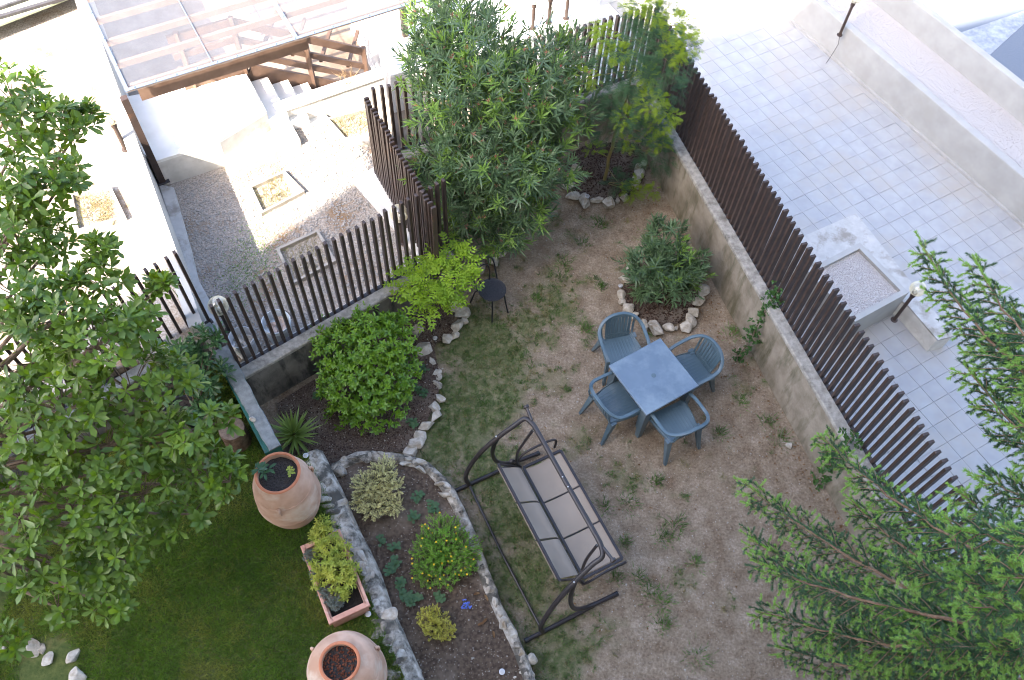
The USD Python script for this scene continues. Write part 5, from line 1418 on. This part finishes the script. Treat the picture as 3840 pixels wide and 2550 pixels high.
b = at(855, 930, .05)
bush('round_bush', 'dense round bush of glossy bright green leaves by the low wall', 'shrub', b, [lobe(845, 800, .75, 95, .7), lobe(790, 800, .7, 75, .7), lobe(890, 790, .75, 75, .7), lobe(840, 870, .55, 105, .7), lobe(900, 870, .5, 75, .7), lobe(800, 890, .45, 70, .7), lobe(870, 930, .3, 80, .6), lobe(755, 760, .7, 36, .7), lobe(850, 745, .85, 50, .7), lobe(930, 830, .55, 45), lobe(780, 955, .2, 36), lobe(910, 745, .75, 36)],
     900, (7, 11), .068, .034, 'ovate', M['glossy_bush'], 240, (.5, 1.4), .012)
b = at(455, 960, ZL + .25)
bush('potted_shrub', 'dark glossy rosette-leaved shrub growing from the black pot', 'shrub', b, [lobe(470, 790, 1.45, 40), lobe(420, 800, 1.4, 38), lobe(450, 850, 1.2, 48), lobe(490, 870, 1.1, 40), lobe(410, 870, 1.15, 40), lobe(470, 930, .9, 36), lobe(495, 770, 1.45, 22)],
     85, (8, 13), .12, .042, 'obovate', M['rhodo'], 85, (.5, 1.3), .012)

# yucca
b = at(678, 1002, .32); t = thing('yucca', 'spiky yucca with sword-shaped leaves at the end of the green-sided wall', 'plant')
MB().tube([(b[0], b[1], .02), (b[0], b[1], .35)], [.035, .03], 9).build('trunk', M['bark'], t, smooth=40)
nlv = 58; D = around(np.array([.0, 0.0, 1]), nlv, np.linspace(.2, 1.55, nlv), .06)
for k in range(nlv):
    N = unit(np.array([0, 0, 1]) - D[k] * D[k][2]); MB().add(*leaves(np.array([[b[0], b[1], .34 - k * .002]]) + D[k] * .015, D[k][None], N[None], .36 * R.uniform(.85, 1.1), .036, 'strap', .22, .08)).build('leaf', M['yucca'], t, smooth=60)


def tufty(name, label, base, lobes, nst, mat, L=.022, W=.006, stem_h=.1, nl_=16, basemat=None, flowers=0, part='plume', keep=170, cat='plant'):
    """A low bush of upright plumes thick with tiny leaves."""
    t = thing(name, label, cat); parts = []; w = MB(); fl = MB()
    vol = np.array([np.prod(r) ** (2 / 3) for c, r in lobes]); cnt = (nst * vol / vol.sum()).astype(int)
    for (c, r), k in zip(lobes, cnt):
        P, d = ellipsoid_points(k, c, r, .35)
        for p, q in zip(P, d):
            ax = unit(q * [.7, .7, .3] + [0, 0, .8] + R.normal(0, .2, 3)); h = stem_h * R.uniform(.6, 1.1)
            D = around(ax, nl_, np.linspace(1.2, .3, nl_), .2); b = p + ax * (h * (np.linspace(0, 1, nl_) - 1))[:, None]
            mb = MB().add(*leaves(b, D, ax + R.normal(0, .2, (nl_, 3)), L * R.uniform(.7, 1.2, nl_), W, 'lance', .1, .1))
            parts.append((np.linalg.norm(p - CAM), mb.arrays())); w.tube([base + (p - base) * .1, base + (p - base) * .55 + [0, 0, .02], p], .0025, 4)
            if R.random() < flowers:
                nf = 7; dd_ = around(np.array([0, 0, 1.]), nf, np.full(nf, 1.2), .1); fl.add(*leaves(p + ax * .012 + dd_ * .002, dd_, np.array([0, 0, 1.]), .010, .007, 'round'))
    w.build('stems', basemat or M['bark'], t, kind='stuff')
    nr, rs = trim(parts, keep)
    for v, f in nr:
        MB().add(v, f).build(part, mat, t)
    m = MB()
    for v, f in rs:
        m.add(v, f)
    if m.n:
        m.build('foliage', mat, t, kind='stuff')
    if fl.n:
        fl.build('flowers', M['yellow_flower'], t, kind='stuff')
    return t


b = at(870, 1140, ZB)
tufty('curry_plant', 'pale yellow-grey tufted herb at the top of the flower bed', b, [lobe(885, 1080, .55, 36, .6), lobe(845, 1115, .5, 38, .6), lobe(900, 1120, .5, 36, .6), lobe(860, 1160, .42, 42, .6), lobe(905, 1165, .4, 32, .6), lobe(830, 1155, .4, 28, .6)], 470, M['curry'], .026, .0095, .12, 20, M['curry_base'])
b = at(1020, 1285, ZB)
tufty('cotton_herb', 'rounded bright green herb with small yellow flowers in the flower bed', b, [lobe(1020, 1240, .45, 60, .6), lobe(1065, 1270, .42, 48, .6), lobe(990, 1275, .42, 52, .6), lobe(1030, 1310, .38, 50, .6), lobe(985, 1320, .32, 38, .6), lobe(1080, 1300, .34, 30, .6)], 760, M['santolina'], .036, .009, .11, 16, None, .07)
b = at(1008, 1445, ZB)
tufty('yellow_herb', 'small yellowish mound of herb at the lower end of the flower bed', b, [lobe(1005, 1440, .32, 36, .6), lobe(985, 1425, .32, 26, .6), lobe(1030, 1455, .30, 24, .6), lobe(1000, 1410, .33, 16, .6)], 300, M['yellow_bush'], .026, .010, .08, 16)
b = at(1077, 1400, ZB)
t = thing('blue_flower', 'tiny clump of blue flowers in the flower bed', 'flower'); m = MB(); m2 = MB()
for k in range(22):
    p = b + [R.normal(0, .03), R.normal(0, .04), R.uniform(.02, .06)]; dd_ = around(np.array([0, 0, 1.]), 6, np.full(6, 1.2)); m.add(*leaves(p + dd_ * .002, dd_, np.array([0, 0, 1.]), .011, .006, 'round')); m2.tube([b, p], .0015, 4)
m.build('petals', M['blue_flower'], t, kind='stuff'); m2.build('stalks', M['weed'], t, kind='stuff')

# strawberry and weed clumps
def clump(label, p, n, L, W, mat, name='strawberry_plant', group=None, h=.05, spread=.06):
    t = thing(name, label, 'plant', group=group); st = MB()
    for k in range(n):
        a = R.uniform(0, 6.28); q = p + [spread * R.uniform(.2, 1) * math.cos(a), spread * R.uniform(.2, 1) * math.sin(a), h * R.uniform(.6, 1.2)]
        st.tube([p, q], .002, 4); dd_ = around(np.array([.2 * math.cos(a), .2 * math.sin(a), 1]), 3, np.full(3, 1.25), .1)
        MB().add(*leaves(q + dd_ * .004, dd_, np.array([0, 0, 1.]), L * R.uniform(.8, 1.2), W, 'round', .1, .15)).build('leaf', mat, t, smooth=60)
    st.build('stalks', M['weed'], t, kind='stuff')


SG = 'strawberry plants in the flower bed'
for x, y, n, lb in ((1300, 590, 10, 'strawberry plant left of the yellow-flowered herb, upper of the close pair'), (1260, 650, 7, 'strawberry plant left of the yellow-flowered herb, lower of the close pair'), (1340, 760, 10, 'strawberry plant at the lower left foot of the yellow-flowered herb'), (1440, 900, 13, 'largest strawberry plant, above the small yellowish mound'), (1380, 860, 9, 'strawberry plant touching the left of the largest one'), (1690, 870, 8, 'strawberry plant between the yellow-flowered herb and the blue flowers'), (1450, 200, 9, 'strawberry plant between the pale tufted herb and the yellow-flowered herb'), (1490, 30, 8, 'strawberry plant just right of the pale tufted herb'), (1610, 110, 6, 'small strawberry plant near the border, upper of two'), (1620, 165, 5, 'small strawberry plant near the border, lower of two'), (1180, 420, 5, 'thin strawberry seedling beside the rough wall'), (1290, 450, 6, 'strawberry seedling a little left of the yellow-flowered herb'), (1500, 860, 6, 'strawberry plant touching the right of the largest one')):
    clump(lb + ' in the flower bed', crop(x, y, 900, 1850, 2.24, ZB), n, .042, .036, M['strawberry'], group=SG)
for x, y, n, lb in ((1450, 880, 9, 'broad weed at the lower right of the glossy bush'), (1480, 600, 6, 'weed right of the glossy bush on dark soil'), (640, 400, 7, 'dark weed left of the glossy bush at the wall foot'), (1540, 640, 5, 'weed by the stone line level with the middle of the glossy bush'), (1420, 240, 6, 'weed under the grey stone at the upper right of the glossy bush'), (1545, 440, 5, 'weed near the stone line at the upper right'), (660, 650, 5, 'weed between the yucca and the glossy bush')):
    clump(lb, crop(x, y, 900, 1200, 2.24, .05), n, .045, .032, M['strawberry'], 'weed', 'weeds round the glossy bush')

# planter contents
px_, pz_, hx_, hy_, pzt = PLANTER
pc3 = np.array([px_[0], px_[1], pzt])
L3 = lambda u, w, z, r: (pc3 + [math.cos(pz_) * u - math.sin(pz_) * w, math.sin(pz_) * u + math.cos(pz_) * w, z], np.array([r, r, r * .7]))
bush('nandina', 'yellow and green leafy shrubs filling the long planter box', 'shrub', pc3 + [0, 0, -.1], [L3(-.30, .05, .12, .17), L3(-.16, -.04, .12, .18), L3(-.02, .05, .12, .17), L3(.12, .05, .10, .15), L3(-.42, .04, .16, .15), L3(-.52, .08, .16, .12), L3(.0, -.14, .06, .12), L3(.06, .17, .10, .12), L3(-.2, .16, .1, .12), L3(.2, .0, .06, .10)],
     430, (6, 11), .045, .019, 'ovate', M['nandina'], 220, (.5, 1.4), .006)
tufty('silver_herb', 'silvery grey herb spilling over the planter box edge', pc3 + [0, 0, -.05], [L3(.26, -.10, .04, .10), L3(.12, -.16, .04, .07), L3(-.3, -.15, .04, .09), L3(-.1, -.16, .04, .08)], 420, M['silver_plant'], .028, .008, .05, 14)
# small weeds in the first jar
c = np.array([j1[0], j1[1], ZL + 1.01])
clump('grey-green weed growing from the first jar', c + [-.15, .02, 0], 9, .08, .03, M['rhodo'], 'jar_weed', None, .06, .06)
clump('small sprig at the right rim of the first jar', c + [.15, .03, 0], 7, .035, .02, M['nandina'], 'jar_weed', None, .07, .05)

# dead stalks by the coping wall, ivy on the long wall
b = at(806, 198, .78); t = thing('dry_stalk', 'leafless dry stalk standing by the stair coping', 'plant'); m = MB()
for k in range(7):
    e = b + [R.normal(0, .13), R.normal(0, .13), R.uniform(.25, .42)]; p = woody(m, b + [R.normal(0, .01), R.normal(0, .01), 0], e, .005, .0025, 0, 6, 4, .12)
    for j in range(3):
        m.tube([p[3], p[3] + R.normal(0, .05, 3) + [0, 0, .08]], .002, 4)
m.build('stalks', M['dry_soil'], t)


def ivy(label, pts, n, spread):
    t = thing('ivy', label, 'climber'); p = spline(pts, 30); MB().tube(p, .006, 5).build('stem', M['bark'], t)
    parts = []
    for k in range(n):
        q = p[R.integers(0, 30)] + R.normal(0, 1, 3) * spread
        mb = MB(); sprig(mb, q, unit([-.6, -.3, .7] + R.normal(0, .4, 3)), 5, .045, .034, 'ovate', (.6, 1.4), .03); parts.append((R.random(), mb.arrays()))
    nr, rs = trim(parts, 90)
    for v, f in nr:
        MB().add(v, f).build('ivy_sprig', M['ivy'], t, smooth=60)
    m = MB()
    for v, f in rs:
        m.add(v, f)
    if m.n:
        m.build('foliage', M['ivy'], t, kind='stuff', smooth=60)


ivy('ivy climbing the mossy wall and over its top opposite the table', [at(1700, 825, .02), at(1725, 790, .3) + [-.0, 0, 0], at(1755, 735, .75), at(1780, 690, 1.02), at(1800, 665, 1.15)], 90, .06)
ivy('ivy growing up the mossy wall behind the spruce tips', [at(1880, 1120, .05), at(1905, 1085, .35), at(1935, 1050, .8), at(1970, 1000, 1.15)], 80, .07)

# ------------------------------------------------------------------ the spruce at the bottom right
t = thing('spruce_tree', 'spruce with pale new tips reaching in from the bottom right corner', 'tree')
sp0 = np.array([4.62, 1.55, 0]); w = MB(); w.tube([sp0 - [0, 0, .1], sp0 + [0, 0, 2.5], sp0 + [.02, .03, 5], sp0 + [.0, .05, 7.2]], [.13, .10, .055, .012], 10); w.build('trunk', M['bark_spruce'], t, smooth=50)
TIPS = [(1712, 1108, 2.3), (1728, 1238, 2.0), (1733, 1290, 2.9), (1745, 1410, 2.4), (1790, 1490, 1.5), (1886, 1000, 3.2), (2122, 560, 4.5), (2243, 590, 4.7), (2225, 840, 4.3), (2262, 1088, 4.6), (2205, 1130, 4.1), (2190, 1215, 5.0), (2330, 950, 4.9), (2060, 1290, 3.6), (1985, 1545, 2.0), (2100, 1480, 3.4), (2230, 1400, 4.8), (2190, 1330, 4.3),
        (1960, 1150, 2.7), (1880, 1460, 2.2), (2290, 760, 4.2), (2330, 1240, 5.7), (2300, 1330, 5.6), (2130, 1190, 3.0), (2040, 1420, 2.6), (2280, 1500, 4.2), (2340, 1420, 5.2), (2170, 1540, 3.0), (2330, 700, 4.6)]
ncount = 0
for bi, (x, y, z) in enumerate(TIPS):
    tip = at(x, y, z); dist = np.linalg.norm(tip[:2] - sp0[:2]); root = np.array([sp0[0], sp0[1], min(6.9, z + .10 + .22 * dist)])
    n = 26; q = np.linspace(0, 1, n)[:, None]; pth = root + (tip - root) * q; pth[:, 2] += (-.14 * dist * np.sin(q[:, 0] * PI) * (q[:, 0] ** .6)); pth[1:-1] += R.normal(0, .008, (n - 2, 3))
    wood = MB().tube(pth, np.linspace(.010 + .006 * dist, .003, n), 6)
    nb, nd, nl2, yb, yd, yl = [], [], [], [], [], []
    d = unit(np.gradient(pth, axis=0))

    def dress(a, e, dens, new):
        """Needles all round the twig a-e."""
        L = np.linalg.norm(e - a); k = max(6, int(L / dens)); q = R.uniform(0, 1, k)[:, None]; ax = (e - a) / L
        D = around(ax, k, R.uniform(.55, 1.05, k), .1); P_ = a + (e - a) * q
        far = (q[:, 0] > new)
        nb.append(P_[~far]); nd.append(D[~far]); yb.append(P_[far]); yd.append(D[far])
        kt = 6; yb.append(np.repeat(e[None], kt, 0)) if new < 1 else nb.append(np.repeat(e[None], kt, 0)); (yd if new < 1 else nd).append(around(ax, kt, np.full(kt, .5)))

    s_len = np.linalg.norm(np.diff(pth, axis=0), axis=1).sum(); s0_ = .22
    pos = s0_
    side = 1; step = .055 / s_len
    while pos < .985:
        i = pos * (n - 1); j = int(i); p = pth[j] + (pth[min(j + 1, n - 1)] - pth[j]) * (i - j); ax = d[j]; h = unit(np.cross(ax, [0, 0, 1]))
        tl = (.09 + .40 * (1 - pos) ** .8 * min(1, dist / 2.2)) * R.uniform(.7, 1.15)
        dirn = unit(ax * .75 + h * side * R.uniform(.6, 1.0) + np.array([0, 0, R.uniform(-.55, .2)])); e = p + dirn * tl + np.array([0, 0, -.18 * tl])
        wood.tube([p, p + dirn * tl * .5, e], [.0035, .003, .002], 4)
        new = .35 if tl < .14 else .72
        dress(p, e, .0015, new if R.random() < .75 else 1.0)
        k2 = int(tl / .040)
        for k in range(k2):
            q_ = (k + .6) / (k2 + .3); sp_ = p + (e - p) * q_; h2 = unit(np.cross(dirn, [0, 0, 1]))
            d2 = unit(dirn * .8 + h2 * (1 if k % 2 else -1) * .8 + np.array([0, 0, R.uniform(-.6, .45)])); l2_ = R.uniform(.075, .15) * (1.1 - .4 * q_)
            wood.tube([sp_, sp_ + d2 * l2_], .002, 3); dress(sp_, sp_ + d2 * l2_, .0016, R.choice([.0, .45, 1.0], p=[.34, .28, .38]))
        side = -side; pos += step * R.uniform(.7, 1.1)
    dress(pth[-4], pth[-1], .0011, .2); dress(pth[int(n * .5)], pth[-4], .0022, 1.0)
    br = wood.build('branch', M['bark_spruce'], t)
    for P_, D, nm, mt, ll in ((nb, nd, 'needles', M['spruce'], .029), (yb, yd, 'new_needles', M['spruce_new'], .027)):
        P_, D = np.vstack(P_), np.vstack(D)
        MB().add(*blades(P_, D, ll * R.uniform(.8, 1.2, len(P_)), .0075)).build(nm, mt, br, kind='stuff'); ncount += len(P_)

print('needles', ncount)
# ------------------------------------------------------------------ grass, litter, chips
def lawn_z(x, y):
    return .05 * (fbm2(x, y, .8, 1) - .5) + .02 * (fbm2(x, y, 6, 2) - .5)


n = 58000; xy = np.c_[R.uniform(-3.3, 5.2, n), R.uniform(1.3, 10.3, n)]
ok = inside(LAWN, xy[:, 0], xy[:, 1])
for ring in (BED2, [at(*p) for p in RING1], [at(*p) for p in RING2], BED, LEFTLAWN):
    ok &= ~inside(ring, xy[:, 0], xy[:, 1])
xy = xy[ok]; cv = cover(xy[:, 0], xy[:, 1]); cl_ = fbm2(xy[:, 0], xy[:, 1], 14, 44, 3)
keep_ = R.random(len(xy)) < (cv ** 1.15) * np.clip((cl_ - .30) * 4.2, .05, 1)
xy = np.repeat(xy[keep_], 16, 0); ctr = xy.copy(); n = len(xy); xy = xy + R.normal(0, .013, (n, 2)); print('grass', n)
D = np.c_[(xy - ctr) * 22 + R.normal(0, .5, (n, 2)), R.uniform(.35, 1, n)]
dry = np.repeat(R.random(n // 16), 16) < .26 + .25 * (fbm2(xy[:, 0], xy[:, 1], 1.6, 77) - .5) * 3
P_ = np.c_[xy, lawn_z(xy[:, 0], xy[:, 1]) + .004]
for sel, nm, mt, lb in ((~dry, 'lawn_grass', M['grass'], 'patchy green grass growing on the dry lawn'), (dry, 'dry_grass', M['dry_grass'], 'straw-coloured dead grass on the dry lawn')):
    v, f = blades(P_[sel], D[sel], R.uniform(.025, .065, sel.sum()), R.uniform(.004, .008, sel.sum()))
    MB().add(v, f).build(nm, mt, None, label=lb, kind='stuff')
n = 230000; lw = np.array([q[:2] for q in LEFTLAWN]); xy = np.c_[R.uniform(-5.2, -.6, n), R.uniform(.9, 5.4, n)]
dpatch = np.hypot(*(xy - crop(400, 1450, 0, 1850, 2.24, ZL)[:2]).T)
xy = xy[inside(LEFTLAWN, xy[:, 0], xy[:, 1]) & (dpatch > .26 + .1 * R.random(n))]; n = len(xy)
D = np.c_[R.normal(0, .6, (n, 2)), R.uniform(.5, 1, n)]
zz = ZL + .05 * (fbm2(xy[:, 0], xy[:, 1], 1.2, 5) - .5) + .0175 * (fbm2(xy[:, 0], xy[:, 1], 7.2, 6) - .5)
v, f = blades(np.c_[xy, zz], D, R.uniform(.03, .075, n) * (.6 + .8 * fbm2(xy[:, 0], xy[:, 1], 3, 60)), R.uniform(.005, .009, n))
pt = np.repeat(fbm2(xy[:, 0], xy[:, 1], 2.6, 91) + .22 * R.random(n) > .655, 1)
fv = v.reshape(-1, 3, 3)
for sel, nm, mt, lb in ((~pt, 'turf_grass', M['turf'], 'thick green grass of the raised lawn'), (pt, 'yellowing_turf', M['turf_pale'], 'yellowing patches of grass on the raised lawn')):
    k = int(sel.sum()); MB().add(fv[sel].reshape(-1, 3), np.arange(3 * k).reshape(-1, 3)).build(nm, mt, None, label=lb, kind='stuff')

# broad-leaved weeds and tufts standing out on the lawn
WG = 'green tufts on the dry lawn'
TUFTS = ['just under the mulch ring in the corner', 'left of the small oleander ring', 'midway between the black chair and the small oleander', 'right of the black metal chair', 'alone on bare soil below the pushed-back chair', "below the swing's open side, upper", 'on bare sand right of the swing seat', "close to the swing's near armrest", "right of the swing's near foot", "right of the swing's near foot, further down", 'far down the bare ground', 'at the bottom edge left of the spruce', "between the swing's far arch and the table", 'between the swing seat and the left chair', 'just right of the swing seat front edge', 'left of the upper left plastic chair', "well right of the swing's near foot", 'left of the lowest spruce branches', 'above the small oleander by the wall', "below the mulch ring, left of the small oleander's top", 'between the big oleander and the small one', 'by the wall right of the table', 'by the wall between the ivies, upper', 'by the wall between the ivies, lower', 'by the wall under the upper ivy', 'right of the pushed-back chair', "below the table's lower corner"]
for i, (x, y) in enumerate(((1300, 605), (1385, 660), (1290, 640), (1240, 690), (1515, 1112), (1530, 1240), (1605, 1295), (1440, 1250), (1470, 1330), (1530, 1390), (1530, 1440), (1610, 1520), (1330, 1230), (1395, 1170), (1420, 1330), (1350, 760), (1500, 1360), (1560, 1210), (1490, 545), (1380, 520), (1345, 560), (1710, 930), (1770, 970), (1800, 1010), (1690, 770), (1660, 1000), (1450, 1160))):
    where = TUFTS[i]; p = at(x, y); p[2] = lawn_z(p[:1], p[1:2])[0]; tt = thing('grass_tuft', 'green grass tuft ' + where, 'grass', group=WG)
    k = int(R.integers(60, 130)); s = R.uniform(.035, .07); q = p + np.c_[R.normal(0, s, (k, 2)), np.zeros(k)]; DD = np.c_[(q[:, :2] - p[:2]) * 9 + R.normal(0, .4, (k, 2)), np.ones(k)]
    MB().add(*blades(q, DD, R.uniform(.05, .11, k), .009)).build('blades', M['grass'] if i % 3 else M['weed'], tt, kind='stuff')

WALLSIDE = [(rx(y) - o_, y) for y, o_ in ((10, .02), (8, .02), (6, .02), (4, .02), (2, .02), (0, .02))] + [(rx(y) - o_, y) for y, o_ in ((0, 1.2), (2, 1.1), (4, .9), (6, .6), (8, .35), (10, .25))]
scatter('lawn_pebbles', 'small pale stones scattered on the bare lawn soil', [A_, B_, C_, D_, (rx(.5), .5), (.2, .5)], lambda x, y: lawn_z(x, y) - .002, 6500, .014, M['pebble'], 21, .004)
scatter('bed_pebbles', 'small stones in the flower bed soil', BED, lambda x, y: ZB + .06 * (fbm2(x, y, 2, 5) - .5) + .021 * (fbm2(x, y, 12, 6) - .5), 1500, .013, M['pebble'], 22, .004)
for ring, lb, sd_ in ((RING1, 'bark chips on the mulch bed in the corner', 23), (RING2, 'bark chips round the small oleander', 24)):
    scatter('bark_chips', lb, [at(*p) for p in ring], lambda x, y: .045 + .04 * (fbm2(x, y, 2, 5) - .5), 1500, .026, M['chips'], sd_, .008)
scatter('bed_pebbles', 'small pale stones in the dark soil round the glossy bush', BED2, lambda x, y: .055 + .05 * (fbm2(x, y, 2, 5) - .5), 700, .014, M['pebble'], 26, .006)
scatter('bark_chips', 'bark chips and crumbs under the glossy bush', BED2, lambda x, y: .055 + .05 * (fbm2(x, y, 2, 5) - .5), 2600, .020, M['chips'], 25, .008)
n = 520; xy = np.array([WALLSIDE[0]] * n, float); k = R.uniform(.3, 9.8, n); off = np.abs(R.normal(0, .38, n)) + .03; xy = np.c_[rx(k) - off, k]
D = np.c_[R.normal(0, 1, (n, 2)), R.normal(0, .25, n)]
MB().add(*leaves(np.c_[xy, lawn_z(xy[:, 0], xy[:, 1]) + .008], D, np.c_[R.normal(0, .3, (n, 2)), np.ones(n)], R.uniform(.02, .05, n), .022, 'ovate', .3, .3)).build('leaf_litter', M['dead_leaf'], None, label='brown fallen leaves along the foot of the mossy wall', kind='stuff')
n = 130; c = np.c_[R.uniform(-1.3, 3, n), R.uniform(1.8, 8.5, n)]; D = np.c_[R.normal(0, 1, (n, 2)), R.normal(0, .2, n)]
MB().add(*leaves(np.c_[c, lawn_z(c[:, 0], c[:, 1]) + .01], D, np.c_[R.normal(0, .3, (n, 2)), np.ones(n)], R.uniform(.02, .045, n), .02, 'ovate', .3, .3)).build('fallen_leaves', M['dead_leaf'], None, label='few fallen leaves lying about the lawn', kind='stuff')
for (x, y), lb in (((1960, 855), 'pinkish curled dead leaf above the blue flowers'), ((2050, 850), 'long tan dead leaf by the border above the blue flowers'), ((2080, 1050), 'tan curled leaf right of the small yellow mound, upper'), ((2055, 1090), 'brown curled leaf right of the small yellow mound, middle'), ((2120, 1150), 'pale curled leaf right of the small yellow mound, lowest')):
    c = crop(x, y, 900, 1850, 2.24, ZB + .03); a = R.uniform(0, 6); MB().add(*leaves(c[None], np.array([[math.cos(a), math.sin(a), .1]]), np.array([[0.1, .2, 1]]), .09, .035, 'ovate', .4, .5)).build('curled_leaf', M['dead_leaf'], None, label=lb, cat='leaf', group='dead leaves on the flower bed')
# green weeds on the gravel yard
n = 900; c0_ = at(575, 610, ZY)[:2]; xy = c0_ + R.normal(0, 1, (n, 2)) * [.22, .35]; dd_ = np.c_[R.normal(0, .7, (n, 2)), R.uniform(.3, 1, n)]
MB().add(*leaves(np.c_[xy, np.full(n, ZY + .01) + R.uniform(0, .05, n)], dd_, np.array([[0, 0, 1.]]), R.uniform(.015, .035, n), .012, 'ovate')).build('gravel_weeds', M['weed'], None, label='green weeds creeping over the gravel yard', kind='stuff')
